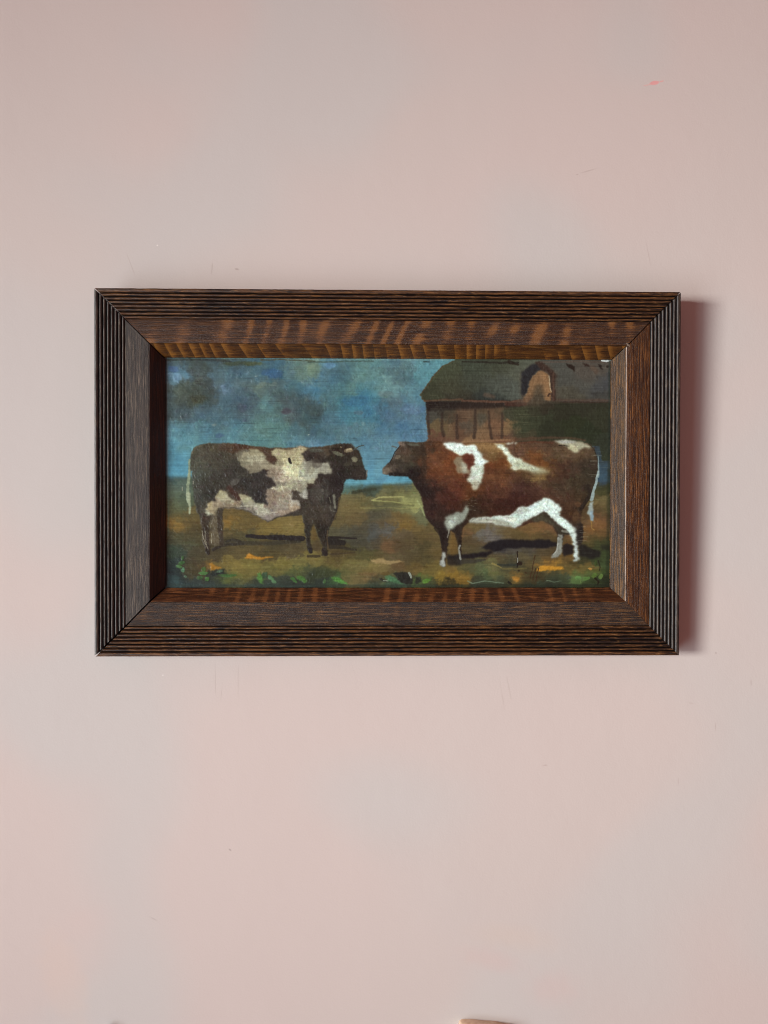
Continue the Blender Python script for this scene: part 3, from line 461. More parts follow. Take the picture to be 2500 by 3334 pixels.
white(T(6, 60,552, 100,512, 350,492, 480,485, 560,450, 640,388, 695,395, 760,368, 830,310, 900,295, 950,302, 1050,368, 1072,400, 1060,480, 1140,540, 1232,622, 1250,700, 1258,850, 1270,900, 1255,975, 1212,975, 1215,850, 1208,730, 1165,665, 1060,590, 960,500, 900,442, 800,482, 700,535, 572,618, 450,590, 250,562), (214,232,226), .96, 2.6)
poly(T(6, 60,555, 100,515, 260,505, 400,520, 540,560, 572,618, 450,590, 250,562), (148,142,124), .75, 4); poly(T(6, 560,600, 600,560, 760,500, 700,535), (130,126,110), .6, 3)
poly(T(6, 560,450, 640,390, 690,395, 720,440, 600,480), (150,152,140), .6, 4); poly(T(6, 380,510, 500,490, 620,500, 560,560, 440,530), (206,210,194), .7, 3)
poly(T(6, 1180,570, 1240,640, 1255,850, 1270,960, 1240,970, 1235,720), (160,146,134), .4, 4); poly(T(6, 700,460, 880,360, 960,420, 1060,540, 1000,520, 900,440, 800,480), (216,228,220), .7, 3)
poly(T(6, 818,482, 860,452, 905,450, 960,505, 1060,600, 1160,680, 1110,695, 1040,690, 1000,612, 940,560, 880,535, 760,545, 720,540), (62,58,46), .9, 3)
poly(T(6, 760,500, 870,480, 960,540, 1020,620, 940,570, 870,530, 760,550), (84,80,62), .7, 4); line(T(6, 1090,650, 1150,665), (140,140,128), 4, 3, .7, 2)
poly(T(6, 1045,690, 1090,690, 1090,800, 1085,880, 1045,925, 985,945, 975,905, 1005,890, 1032,845), (148,150,140), .93, 2); line(T(6, 1000,900, 1030,850, 1045,720), (180,184,176), 2.5, 2, .7, 2)
poly(T(5, 1450,870, 1475,880, 1480,940, 1470,960, 1478,1035, 1445,1040, 1412,1000, 1438,950, 1432,910), (168,172,166), .93, 2); line(T(5, 1635,810, 1622,850, 1632,900, 1645,955), (150,152,146), 3.5, 3, .85, 2)
poly(T(5, 1545,660, 1575,680, 1610,790, 1612,900, 1560,920, 1525,900, 1515,780), (112,86,44), .8, 3)
dabs(mR * (img.sum(2) > 480), 500, 8, 2.4, 17, .1, .5, .6); dabs(mR * (img.sum(2) > 560), 250, 7, 2, 10, .1, .5, .7)
# face, eye, back line
blob(2, 1005, 972, 42, 18, (124,108,96), .7, .4); blob(2, 1130, 980, 60, 14, (96,98,86), .7, .1); blob(2, 965, 1110, 34, 22, (112,102,86), .75, -.6); blob(2, 1060, 1065, 60, 30, (96,74,60), .5)
blob(2, 840, 1260, 34, 32, (116,106,92), .7, -.5); blob(2, 815, 1285, 18, 14, (136,128,114), .6); line(T(2, 880,1300, 1000,1305, 1180,1300), (36,32,30), 5, 5, .8, 3)
line(T(2, 985,1000, 930,1060, 880,1170), (38,32,30), 2, 1.5, .7, 1.5); line(T(2, 900,998, 948,1012), (92,92,88), 2.2, 1.6, .85, 1.4); line(T(2, 1230,1000, 1250,1150, 1245,1327), (54,44,34), 8, 8, .5, 6)
poly(T(5, 1200,200, 1260,160, 1380,230, 1370,270, 1320,315, 1260,290), (42,32,30), .75, 5)
line(T(3, 560,960, 570,1060, 600,1110), (84,58,44), 3, 3, .6, 3); line(T(3, 620,960, 800,945, 980,960), (92,56,40), 3, 3, .6, 3)
line(T(3, 1050,985, 1100,982, 1160,992), (40,34,28), 1.2, 1, .8, .8, 1); line(T(3, 1380,970, 1440,1040, 1472,1150), (52,48,38), 2, 1.6, .7, 1.6)
line(T(6, 1370,160, 1390,250, 1340,330, 1290,410), (44,38,32), 6, 6, .75, 4); blob(6, 1260, 360, 35, 30, (98,70,48), .7); blob(6, 1235, 480, 32, 60, (92,68,46), .7, .2)
line(T(5, 1360,620, 1420,700, 1440,800), (34,30,28), 3, 3, .6, 2.5)
# tail of the right animal
line(T(3, 1475,1100, 1478,1200, 1480,1327), (148,168,170), 1.5, 2.5, .8, 1.5); line(T(6, 1475,0, 1460,100, 1430,210, 1405,310), (150,168,168), 2.5, 5.5, .9, 1.8)
poly(T(6, 1385,340, 1420,330, 1420,440, 1422,540, 1402,545, 1380,490, 1355,460, 1365,400), (158,170,166), .95, 1.8); poly(T(6, 1385,440, 1420,430, 1420,540, 1400,540), (132,158,174), .7, 2)
line(T(6, 1405,545, 1412,620, 1440,640), (150,116,62), 2.2, 1.2, .8, 2)
# horizontal scratches where the top paint is dragged
for q in range(90):
    k, x, y, L = [(3, 1380, 1020, 150), (6, 1200, 600, 110), (1, 300, 200, 160), (2, 1300, 300, 250), (6, 20, 260, 50), (4, 1480, 120, 100), (3, 560, 650, 280)][q % 7]
    x += rng.rand() * 120; y += rng.rand() * (300 if q % 7 in (0, 1, 3, 6) else 180); L *= .3 + .7 * rng.rand()
    c = (176,178,160) if q % 7 in (0, 1, 4) else ((30,34,34) if q % 7 in (2, 5) else (112,108,82))
    line(T(k, x, y, x + L, y + rng.randn() * 3), c, .6, .3, .3, .8, 0, 7, .4)

# --- foreground strokes: flowers, leaves, twigs
def st(k, pts, col, a=.9, soft=1.6): poly(T(k, *pts), col, a, soft, 1.5, 1.8, 8, .7)
st(4, (895,950, 935,925, 945,893, 985,908, 1040,930, 1130,935, 1190,925, 1230,935, 1130,950, 1080,962, 990,955), (190,130,40))
st(4, (530,1000, 560,990, 590,1030, 670,1045, 600,1065, 540,1075), (168,118,40)); st(4, (600,1070, 700,1060, 680,1110, 560,1140, 530,1110), (40,50,48), .85)
G = (92,142,66)
for k, x, y, rx, ry, an, c in ((4,205,1032,38,18,.1,(84,130,72)),(4,235,995,34,16,-.2,(72,118,62)),(4,250,1070,20,26,.3,(96,150,110)),(4,240,945,12,28,.2,(70,110,58)),(4,465,1105,48,22,0,(84,136,72)),(4,505,1168,32,22,-.3,(80,132,62)),(4,430,1155,30,22,-.4,(72,108,62)),(4,470,1060,26,22,-.5,(78,112,52)),(4,640,1085,40,16,-.3,(84,112,86)),(4,720,1130,90,16,0,(70,112,56)),(4,275,1140,18,14,.4,(96,126,100)),
                           (4,1190,1160,40,24,.6,(96,142,92)),(4,1225,1200,30,18,.4,(100,142,98)),(4,1440,1180,44,18,.7,(78,128,62)),(4,1120,1130,30,40,.9,(58,84,62)),
                           (5,830,1110,50,22,0,(96,80,44)),(5,800,1180,40,14,.4,(52,50,44)),(5,1270,1195,44,24,-.4,(96,142,52)),(5,900,1170,70,30,.4,(84,128,84)),(5,175,1195,14,26,.2,(82,120,70)),
                           (6,1265,1160,30,22,.2,(104,146,78)),(6,1350,1165,44,22,-.2,(98,138,66)),(6,1440,1130,34,26,-.6,(96,124,52)),(6,1510,1140,22,30,.4,(110,140,66)),(6,1390,1060,24,12,.1,(178,132,64)),(6,1450,990,14,30,.2,(70,90,42))):
    blob(k, x, y, rx, ry, c, .85, an, .45, .6)
st(4, (1040,1110, 1075,1095, 1100,1170, 1108,1228, 1070,1210, 1040,1170), (88,140,62)); st(4, (1450,1150, 1500,1130, 1560,1160, 1590,1190, 1560,1212, 1500,1180), (84,134,60))
st(5, (240,1150, 300,1150, 360,1175, 445,1235, 370,1222, 280,1190), (92,156,66)); st(5, (870,1130, 950,1160, 1020,1225, 940,1215, 860,1190), (84,132,92), .7)
st(5, (915,1100, 985,1095, 1080,1100, 1100,1140, 1130,1180, 1110,1225, 1040,1225, 980,1190), (40,42,38)); st(5, (1160,1150, 1210,1145, 1220,1200, 1150,1230), (44,46,40), .85); line(T(5, 1085,1105, 1105,1135, 1110,1155), (150,158,146), 3, 2.5, .9)
st(5, (520,1100, 640,1095, 740,1110, 700,1140, 580,1130), (118,94,60), .7, 2.5); st(5, (560,1150, 700,1160, 600,1200), (128,104,66), .6, 3); line(T(5, 810,1185, 860,1195), (150,160,140), 1.6, 1.2, .8)
st(5, (100,1075, 200,1055, 300,1080, 290,1120, 180,1150, 60,1170, 0,1180, 0,1120), (64,72,48), .8, 3); st(4, (1560,1140, 1600,1090, 1659,1080, 1659,1240, 1580,1210), (56,64,48), .8, 3)
st(6, (815,1060, 880,1020, 940,1030, 1100,1035, 1110,1060, 1020,1080, 940,1070, 860,1092, 820,1088), (190,134,40)); st(6, (540,1145, 600,1140, 630,1170, 600,1200, 560,1190), (178,124,50), .8)
line(T(6, 330,1000, 380,1025, 430,1050), (150,132,76), 2.5, 2, .6); line(T(6, 450,1060, 700,1060), (132,116,64), 3, 2, .5, 3)
line(T(6, 602,870, 600,950, 596,1040), (36,30,26), 1.8, 2, .95, 1); blob(6, 625, 1000, 26, 22, (44,34,26), .9); blob(6, 600, 885, 9, 20, (48,38,30), .8); blob(6, 618, 1078, 14, 10, (52,40,30), .8); line(T(6, 606,940, 604,990), (190,190,180), .8, .8, .9, .6, 0)
for a in ((790,920,775,1010,740,1160),(800,1060,770,1180),(830,1060,800,1190),(680,1100,700,1110)):
    line(T(6, *a), (70,48,30), 1.8, 1.4, .85, 1)
line(T(6, 1480,970, 1500,1040, 1490,1080), (44,40,28), 2.2, 1.4, .8); line(T(6, 1450,1160, 1490,1200, 1470,1230), (36,30,20), 3, 2, .85); line(T(6, 1280,1180, 1300,1240), (120,140,70), 1.2, 1, .7)
line(T(6, 60,1190, 120,1220, 250,1190, 450,1215), (128,146,124), 2, 1.4, .65, 2); line(T(6, 920,1185, 1000,1205, 1080,1195), (112,128,106), 1.8, 1.2, .6, 2); line(T(6, 505,1205, 535,1225), (30,30,26), 4, 3, .8)
line(T(6, 0,1245, 400,1238, 900,1245, 1600,1240), (40,48,36), 5, 6, .6, 5); line(T(5, 0,1245, 600,1240, 1659,1245), (48,60,50), 4, 4, .5, 4); line(T(4, 80,1235, 600,1240, 1659,1245), (54,72,66), 4, 4, .45, 4)
line(T(6, 1600,0, 1600,600, 1590,1240), (38,44,30), 8, 8, .5, 8); line(T(3, 1605,60, 1600,1300), (44,52,46), 6, 6, .55, 6)  # dark right-hand strips: shadow of the frame's slope painted onto the panel
line(T(4, 85,60, 95,300, 90,700), (96,120,104), 2.5, 2.5, .35, 3); line(T(1, 80,60, 85,600, 82,1300), (110,134,140), 3, 3, .4, 3)
# faint dragged grain, small lights on the ridges
grain = vnoise(130, 2.8, 1) * .6 + vnoise(3.5, 60, 1) * .08 + vnoise(4, 4, 2) * .5
img = np.clip(img * (1 + .03 * grain[..., None]), 4, 250)
dark = np.clip(vnoise(70, 2.8, 1) - 1.0, 0, 1) * (vnoise(200, 120, 2) > 0)
img *= (1 - .35 * dark)[..., None]
luma = (img * [.3, .59, .11]).sum(2, keepdims=True); img = luma + (img - luma) * .88
img = 255 * (img / 255) ** 1.13 * 1.04
relief = relief - blur(relief, 6); relief = np.clip(relief / (np.abs(relief).mean() * 4 + 1e-6), -1, 1) + .35 * grain

# ------------------------------------------------------------------ the framed picture
FW, FH = .900, .5615
root = bpy.data.objects.new('framed_painting', None); COL.objects.link(root)
root.location = (0, -.004, -FH / 2); root.rotation_euler = (math.asin(.020 / FH), 0, 0)
tag(root, 'dark reeded wooden picture frame holding an oil painting of two bulls by a barn', 'painting')
frng = np.random.RandomState(11)

def n1(length, step, seed):
    """smooth 1-D noise function along a length"""
    r = np.random.RandomState(seed); g = r.rand(int(length / step) + 3) * 2 - 1
    def f(t):
        u = np.clip(np.asarray(t) / step, 0, len(g) - 1.01); i = u.astype(int); q = u - i; q = q * q * (3 - 2 * q)
        return g[i] * (1 - q) + g[i + 1] * q
    return f

# inner: (rail index) 0 bottom, 1 right, 2 top, 3 left; s grows inward, t along the rail, h out of the wall
RAILS = [('bottom', FW, 0.), ('right', FH, 1.7), ('top', FW, 3.9), ('left', FH, 6.3)]
GAPS = {0: (.0016, .0001), 1: (.0001, .0009), 2: (.0009, .0010), 3: (.0010, .0016)}   # open mitres: (start, end)
def place(i, t, s):
    if i == 0: return t - FW / 2, s
    if i == 1: return FW / 2 - s, t
    if i == 2: return FW / 2 - t, FH - s
    return -FW / 2 + s, FH - t

def sweep(name, i, prof, mat, parent, nt, closed=True, wobble=0., crest=None, hfun=None, cap=True):
    L = RAILS[i][1]; g0, g1 = GAPS[i]; off = RAILS[i][2]; P = np.array(prof); n = len(P)
    ts = np.linspace(0, 1, nt + 1); V = []; UV = []; W = []
    fs = [n1(1.1, .018, 100 * i + j) for j in range(n)]; fh = [n1(1.1, .006, 7000 + 100 * i + j) for j in range(n)]
    for a in ts:
        for j, (s, h) in enumerate(P):
            t = (s + g0) + a * (L - 2 * s - g0 - g1)
            ds = dh = 0.
            if wobble and j not in (0, n - 1):
                ds = wobble * .5 * float(fs[((j - 1) // 8) * 8](t)); dh = wobble * (1.0 if i in (0, 2) else .35) * float(fh[j](t))
            if hfun: dh += hfun(t, s, j)
            x, z = place(i, t, s + ds); V.append((x, -(h + dh), z)); UV.append((t + off, s)); W.append(crest[j] if crest else 0.)
    F = []
    for k_ in range(nt):
        for j in range(n if closed else n - 1):
            j2 = (j + 1) % n; F.append((k_ * n + j, k_ * n + j2, (k_ + 1) * n + j2, (k_ + 1) * n + j))
    if cap and closed: F += [tuple(range(n - 1, -1, -1)), tuple(nt * n + j for j in range(n))]
    me = bpy.data.meshes.new(name); me.from_pydata(V, [], F)
    bm = bmesh.new(); bm.from_mesh(me); bmesh.ops.recalc_face_normals(bm, faces=bm.faces); bm.to_mesh(me); bm.free()
    UV = np.array(UV, dtype=np.float32); vi = np.zeros(len(me.loops), dtype=np.int32); me.loops.foreach_get('vertex_index', vi)
    me.uv_layers.new(name='grain').data.foreach_set('uv', UV[vi].ravel())
    cw = np.stack([np.array(W)[vi], np.zeros(len(vi))], 1).astype(np.float32); me.uv_layers.new(name='wear_glint').data.foreach_set('uv', cw.ravel())
    me.polygons.foreach_set('use_smooth', np.ones(len(me.polygons), bool))
    me.set_sharp_from_angle(angle=math.radians(38))
    return link(name, me, mat, parent)

def wood(name, dark, mid, light, figure=0., period=30., fleck=.5, stain=.5, rough=.4, bump=.5, slant=.0, worn=None, seed=0., coat=.25, stain_col=(30, 26, 24), saw=False, edge=None, spec=.42):
    k = NT(name)
    uv = k.n('ShaderNodeUVMap', _uv_map='grain').outputs[0]
    g1 = k.noise(k.scale(uv, (24, 560, 1), (seed, seed, 0)), 1, 4, .7); g2 = k.noise(k.scale(uv, (9, 330, 1), (seed + 3, 0, 0)), 1, 3, .55, .6)
    curl = k.noise(k.scale(uv, (230, 420, 1), (seed, 5, 0)), 1, 4, .7, 2.6)
    c = k.mix(k.ramp(g2, .36, .66), rgba(*dark), rgba(*mid))
    c = k.mix(k.math('MULTIPLY', k.ramp(g1, .48, .64), .85), c, rgba(*light))
    c = k.mix(k.math('MULTIPLY', k.ramp(curl, .60, .74), fleck), c, rgba(min(255, light[0] * 1.35), min(255, light[1] * 1.3), min(255, light[2] * 1.15)))
    c = k.mix(k.math('MULTIPLY', k.ramp(curl, .46, .32), .6), c, rgba(*[q * .55 for q in dark]))
    ln = k.noise(k.scale(uv, (10, 240, 1), (seed + 7, 3, 0)), 1, 4, .6, .8)
    c = k.mix(k.math('MULTIPLY', k.ramp(k.math('ABSOLUTE', k.math('SUBTRACT', ln, .5)), .022, .004), .75), c, rgba(*[q * .35 for q in dark]))
    if figure:
        sep = k.n('ShaderNodeSeparateXYZ'); k.put(sep.inputs[0], uv)
        wobx = k.math('MULTIPLY', k.noise(k.scale(uv, (6, 5, 1), (seed, 2, 0)), 1, 1.0, .5), .11)
        ph = k.math('ADD', k.math('ADD', sep.outputs[0], wobx), k.math('MULTIPLY', sep.outputs[1], slant))
        w = k.math('FRACT', k.math('MULTIPLY', ph, period)) if saw else k.math('ADD', k.math('MULTIPLY', k.math('SINE', k.math('MULTIPLY', ph, 2 * math.pi * period)), .5), .5)
        w = k.math('MULTIPLY', w, k.ramp(k.noise(k.scale(uv, (9, 30, 1), (seed, 9, 0)), 1, 2, .5), .22, .62))
        c = k.mix(k.math('MULTIPLY', k.ramp(w, .72, .2), figure), c, k.mix(.65, c, rgba(*[q * .42 for q in dark])))
        c = k.mix(k.math('MULTIPLY', k.ramp(w, .55, .95), figure * .7), c, rgba(*light))
    st = k.ramp(k.noise(k.scale(uv, (7, 26, 1), (seed, 1, 0)), 1, 3, .6), .50, .68)
    c = k.mix(k.math('MULTIPLY', st, stain), c, rgba(*stain_col))
    if edge:  # edge: a highlight line painted along the arris
        wv = k.n('ShaderNodeUVMap', _uv_map='wear_glint').outputs[0]; s2 = k.n('ShaderNodeSeparateXYZ'); k.put(s2.inputs[0], wv)
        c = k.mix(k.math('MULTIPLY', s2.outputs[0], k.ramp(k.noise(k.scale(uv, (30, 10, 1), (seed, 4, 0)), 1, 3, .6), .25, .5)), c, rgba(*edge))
    if worn:
        wv = k.n('ShaderNodeUVMap', _uv_map='wear_glint').outputs[0]; s2 = k.n('ShaderNodeSeparateXYZ'); k.put(s2.inputs[0], wv)
        cr = k.math('MULTIPLY', s2.outputs[0], k.ramp(k.noise(k.scale(uv, (26, 300, 1), (seed, 4, 0)), 1, 4, .65), .26, .60))
        c = k.mix(k.ramp(cr, .15, .9), rgba(16, 12, 11), c)
        cr2 = k.math('MULTIPLY', s2.outputs[0], k.ramp(k.noise(k.scale(uv, (60, 420, 1), (seed, 8, 0)), 1, 4, .7), .52, .72))
        c = k.mix(k.math('MULTIPLY', cr2, .8), c, rgba(*worn))
    k.put(k.p.inputs['Base Color'], c)
    k.put(k.p.inputs['Roughness'], k.math('ADD', k.math('MULTIPLY', g1, .22), rough - .1)); k.p.inputs['Specular IOR Level'].default_value = spec
    k.p.inputs['Coat Weight'].default_value = coat; k.p.inputs['Coat Roughness'].default_value = .38
    h = k.math('ADD', k.math('MULTIPLY', g1, .5), k.math('MULTIPLY', curl, .7))
    b = k.bump(h, bump, .0011); b = k.bump(g2, bump * .6, .0014, b)
    k.put(k.p.inputs['Normal'], b); return k.m

M_top = wood('fiddleback_walnut', (56, 35, 21), (84, 54, 29), (136, 92, 46), figure=.75, period=29, slant=-.25, fleck=.55, stain=.35, seed=1.3, stain_col=(44, 38, 36), coat=.1, bump=1.0)
M_flat = wood('aged_walnut', (26, 18, 13), (50, 34, 23), (118, 84, 46), figure=.12, period=36, fleck=.85, stain=.5, seed=5.1, stain_col=(26, 21, 20), rough=.5, bump=1.0, coat=.0)
M_flat_sheen = wood('sheen_grey_walnut', (28, 23, 20), (50, 42, 37), (108, 96, 82), fleck=.7, stain=.5, seed=12.1, spec=.36, stain_col=(32, 30, 30), rough=.5, bump=1.0, coat=.0)  # left flat: grey window sheen mixed into the walnut colour
M_flat_side = wood('warm_walnut', (44, 26, 14), (82, 50, 22), (140, 92, 42), fleck=.75, stain=.55, seed=9.4, stain_col=(50, 34, 27), bump=1.0, coat=.1)
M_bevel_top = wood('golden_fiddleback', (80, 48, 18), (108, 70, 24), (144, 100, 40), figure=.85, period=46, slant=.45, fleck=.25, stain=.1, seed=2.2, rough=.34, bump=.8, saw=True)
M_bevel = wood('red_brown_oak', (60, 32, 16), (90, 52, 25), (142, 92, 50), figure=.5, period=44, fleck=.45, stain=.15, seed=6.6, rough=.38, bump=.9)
M_bevel_side = wood('tan_oak', (34, 22, 12), (66, 46, 22), (122, 86, 40), fleck=.6, stain=.5, seed=4.4, rough=.46, bump=1.0, coat=.05, stain_col=(48, 38, 31), edge=(214, 204, 190))  # right slope; its edge colour paints in the arris highlight
M_bevel_shade = wood('shaded_red_oak', (32, 16, 11), (44, 23, 15), (70, 41, 25), fleck=.25, stain=.4, seed=7.7, rough=.5, bump=.7, coat=.05)  # left slope: the shade it lies in is darkened into the oak colour
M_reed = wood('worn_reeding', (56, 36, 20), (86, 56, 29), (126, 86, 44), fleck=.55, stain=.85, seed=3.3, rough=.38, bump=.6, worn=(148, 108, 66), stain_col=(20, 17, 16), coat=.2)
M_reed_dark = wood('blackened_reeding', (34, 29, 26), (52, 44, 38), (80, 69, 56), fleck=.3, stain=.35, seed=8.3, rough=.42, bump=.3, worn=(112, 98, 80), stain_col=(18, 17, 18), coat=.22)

NREED = 8
def reed_profile():
    pts = [(-.0004, .0300)]; cr = [0.]
    edges = [0.0, .0064] + [.0064 + (.0452 - .0064) / 7 * j for j in range(1, 8)]
    for r in range(NREED):
        a, b = edges[r], edges[r + 1]; m = 8
        for q in range(m):
            f = (q + .0) / m; s = a + (b - a) * f
            base = .0380 - .0070 * s / .0452; x = abs(2 * f - 1)
            y = (1 - x ** 2.5) if r else (1 - max(0., 2 * f - 1) ** 3.2 - .35 * max(0., 1 - 2 * f) ** 2.5)
            h = base - .0032 * (1 - y); pts.append((s if (r or q) else -.0004, h)); cr.append(max(0., min(1., y * 1.3 - .3)))
    pts.append((.0452, .0286)); cr.append(0.)
    pts += [(.0450, .0262), (.0020, .0262)]; cr += [0., 0.]
    return pts, cr
RP, RC = reed_profile()
mats = {0: (M_flat, M_bevel, M_reed), 1: (M_flat_side, M_bevel_side, M_reed_dark), 2: (M_top, M_bevel_top, M_reed), 3: (M_flat_sheen, M_bevel_shade, M_reed_dark)}
for i in range(4):
    nt = 220 if i in (0, 2) else 150
    dent = n1(1.1, .03, 40 + i); dent2 = n1(1.1, .009, 60 + i)
    def flat_h(t, s, j): return .00025 * float(dent(t)) * (.046 < s < .081) + .00012 * float(dent2(t + s * 3)) * (.046 < s < .081)
    body = [(0, 0), (0, .0330), (.0018, .0334), (.0440, .0275), (.0454, .0275), (.0455, .0306), (.0470, .0312), (.0560, .0331), (.0650, .0349), (.0740, .0366), (.0815, .0380), (.0824, .0380), (.0828, .0374), (.0828, .0200), (.0828, 0)]
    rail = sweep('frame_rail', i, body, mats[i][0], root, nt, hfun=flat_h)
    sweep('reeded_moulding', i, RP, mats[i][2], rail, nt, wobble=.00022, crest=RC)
    r2 = n1(1.1, .021, 80 + i)
    def bev_h(t, s, j):                                   # the gouged ripple of the slope
        if i == 2 and .083 < s < .1028: return -.0007 * (1 - abs(((t + s * .45 + .004 * float(r2(t))) * 46) % 1.0 * 2 - 1) ** .5) * (1 if j in (3, 4, 5, 6) else 0)
        return .00015 * float(r2(t + s)) * (.083 < s < .1028)
    top_off = {0: 0, 1: 0, 2: -.0012, 3: .0008}[i]
    bev = [(.0830, .0120), (.0830, .0372), (.0838, .0378), (.0846, .0371), (.0915, .0288), (.0960, .0236), (.1000, .0192), (.1025 + top_off, .0168), (.1030 + top_off, .0160), (.1030 + top_off, .0138), (.0980, .0120)]
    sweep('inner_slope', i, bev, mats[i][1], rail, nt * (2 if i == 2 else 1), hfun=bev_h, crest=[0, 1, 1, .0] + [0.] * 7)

# backing board behind the panel
def box(name, x0, x1, y0, y1, z0, z1, mat, parent, bev=.0005):
    bm = bmesh.new(); bmesh.ops.create_cube(bm, size=1, matrix=Matrix.Translation(((x0 + x1) / 2, (y0 + y1) / 2, (z0 + z1) / 2)) @ Matrix.Diagonal((x1 - x0, y1 - y0, z1 - z0, 1)))
    if bev: bmesh.ops.bevel(bm, geom=bm.edges, offset=bev, segments=2, affect='EDGES')
    me = bpy.data.meshes.new(name); bm.to_mesh(me); bm.free(); return link(name, me, mat, parent)
kb = NT('dark_backing'); kb.p.inputs['Base Color'].default_value = rgba(44, 32, 26); kb.p.inputs['Roughness'].default_value = .8
box('backing_board', -.40, .40, -.0105, -.002, .05, .512, kb.m, root)

# the painted panel: one relief sheet, colour carried per point
def paint_panel():
    X0, X1, Z0, Z1 = -.3480, .3496, .1014, .4632
    xs = X0 + (np.arange(PW) + .5) / PW * (X1 - X0); zs = Z1 - (np.arange(PH) + .5) / PH * (Z1 - Z0)
    XX, ZZ = np.meshgrid(xs, zs); YY = -(.0130 + .00030 * relief)
    co = np.stack([XX, YY, ZZ], -1).reshape(-1, 3).astype(np.float32)
    idx = np.arange(PW * PH).reshape(PH, PW); q = np.stack([idx[1:, :-1], idx[1:, 1:], idx[:-1, 1:], idx[:-1, :-1]], -1).reshape(-1, 4).astype(np.int32)
    me = bpy.data.meshes.new('painted_panel'); me.vertices.add(len(co)); me.vertices.foreach_set('co', co.ravel())
    me.loops.add(q.size); me.loops.foreach_set('vertex_index', q.ravel()); me.polygons.add(len(q))
    me.polygons.foreach_set('loop_start', np.arange(0, q.size, 4, dtype=np.int32)); me.polygons.foreach_set('loop_total', np.full(len(q), 4, dtype=np.int32))
    me.update(calc_edges=True); me.polygons.foreach_set('use_smooth', np.ones(len(q), bool))
    c = np.ones((PH, PW, 4), np.float32); c[..., :3] = lin(np.clip(img * PGAIN, 0, 255))
    ca = me.color_attributes.new('paint', 'FLOAT_COLOR', 'POINT'); ca.data.foreach_set('color', c.ravel())
    k = NT('oil_paint'); a = k.n('ShaderNodeVertexColor', _layer_name='paint').outputs[0]
    co = k.n('ShaderNodeTexCoord').outputs['Object']
    k.put(k.p.inputs['Base Color'], a); k.p.inputs['Specular IOR Level'].default_value = .3; k.p.inputs['Roughness'].default_value = .34
    b = k.bump(k.noise(k.scale(co, (60, 60, 900)), 1, 3, .6), .22, .0003); b = k.bump(k.noise(co, 170, 3, .6), .2, .0005, b)
    k.put(k.p.inputs['Normal'], b)
    return link('painted_panel', me, k.m, root)
PGAIN = np.array((.96, 1.02, 1.01))
paint_panel()
# loose plaster crumb caught in the upper right mitre
def crumb(x, z, h, r, seed):
    bm = bmesh.new(); bmesh.ops.create_icosphere(bm, subdivisions=2, radius=1); rr = np.random.RandomState(seed)
    for v in bm.verts: v.co *= .75 + .4 * rr.rand()
    bmesh.ops.transform(bm, verts=bm.verts, matrix=Matrix.Translation((x, -h, z)) @ Matrix.Rotation(.75, 4, 'Y') @ Matrix.Diagonal((r * 2.2, r * .5, r * .8, 1)))
    me = bpy.data.meshes.new('mitre_filler'); bm.to_mesh(me); bm.free()
    k = NT('old_filler'); k.p.inputs['Base Color'].default_value = rgba(110, 98, 84); k.p.inputs['Roughness'].default_value = .8; link('mitre_filler', me, k.m, root)
crumb(.450 - .0815, FH - .0815, .0372, .0022, 3)

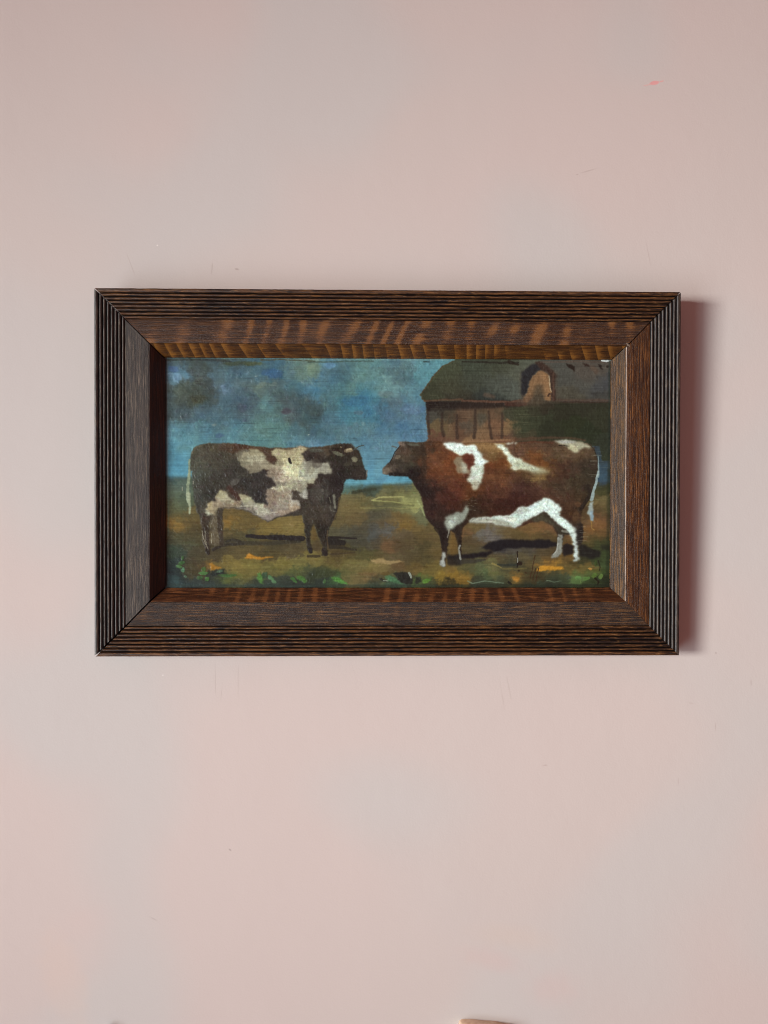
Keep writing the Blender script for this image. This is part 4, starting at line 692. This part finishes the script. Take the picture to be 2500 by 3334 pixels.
# ------------------------------------------------------------------ the two bits that rise above the lower edge of the picture
def tan_top():
    prof = [(.1105, -.8590), (.1120, -.8520), (.1150, -.8497), (.1225, -.8490), (.1310, -.8492), (.1385, -.8502), (.1480, -.8516), (.1607, -.8520), (.1710, -.8537), (.1799, -.8556), (.1919, -.8569), (.2000, -.8610)]
    xs = [a for a, b in prof]; n = len(prof); V = []; F = []; ny = 12
    for j in range(ny + 1):
        a = math.pi * j / ny; yy = -.010 - .012 * math.cos(a); dz = -.010 * (1 - math.sin(a)) if j < ny / 2 else 0.
        for x, z in prof: V.append((x, yy, z - .0068 + dz))
    for j in range(ny):
        for i in range(n - 1): F.append((j * n + i, j * n + i + 1, (j + 1) * n + i + 1, (j + 1) * n + i))
    me = bpy.data.meshes.new('wooden_ornament'); me.from_pydata(V, [], F); bm = bmesh.new(); bm.from_mesh(me)
    edge = [e for e in bm.edges if e.is_boundary]; r = bmesh.ops.extrude_edge_only(bm, edges=edge)
    for v in [g for g in r['geom'] if isinstance(g, bmesh.types.BMVert)]: v.co.z = -.94; v.co.x = .155 + (v.co.x - .155) * .8
    bmesh.ops.contextual_create(bm, geom=[e for e in bm.edges if e.is_boundary]); bmesh.ops.recalc_face_normals(bm, faces=bm.faces)
    for f in bm.faces: f.smooth = True
    bm.to_mesh(me); bm.free(); me.set_sharp_from_angle(angle=math.radians(50))
    k = NT('tan_varnished_wood'); co = k.n('ShaderNodeTexCoord').outputs['Object']
    k.put(k.p.inputs['Base Color'], k.mix(k.ramp(k.noise(k.scale(co, (60, 60, 200)), 1, 3, .6), .35, .65), rgba(214, 180, 146), rgba(236, 210, 180)))
    k.p.inputs['Roughness'].default_value = .22; k.put(k.p.inputs['Normal'], k.bump(k.noise(co, 120, 2, .5), .3, .002))
    tag(link('wooden_ornament', me, k.m), 'glossy tan top of an object cut off by the lower edge of the photo', 'ornament')
tan_top()
def grey_corner():
    bm = bmesh.new(); bmesh.ops.create_cube(bm, size=1, matrix=Matrix.Translation((-.4390, -.008, -.8850)) @ Matrix.Rotation(.42, 4, 'Y') @ Matrix.Diagonal((.014, .010, .055, 1)))
    bmesh.ops.bevel(bm, geom=bm.edges, offset=.0008, segments=2, affect='EDGES'); me = bpy.data.meshes.new('metal_stand'); bm.to_mesh(me); bm.free()
    k = NT('grey_metal'); k.p.inputs['Base Color'].default_value = rgba(140, 144, 158); k.p.inputs['Metallic'].default_value = .6; k.p.inputs['Roughness'].default_value = .35
    tag(link('metal_stand', me, k.m), 'tiny bluish grey metal corner at the lower left edge of the photo', 'stand')
grey_corner()
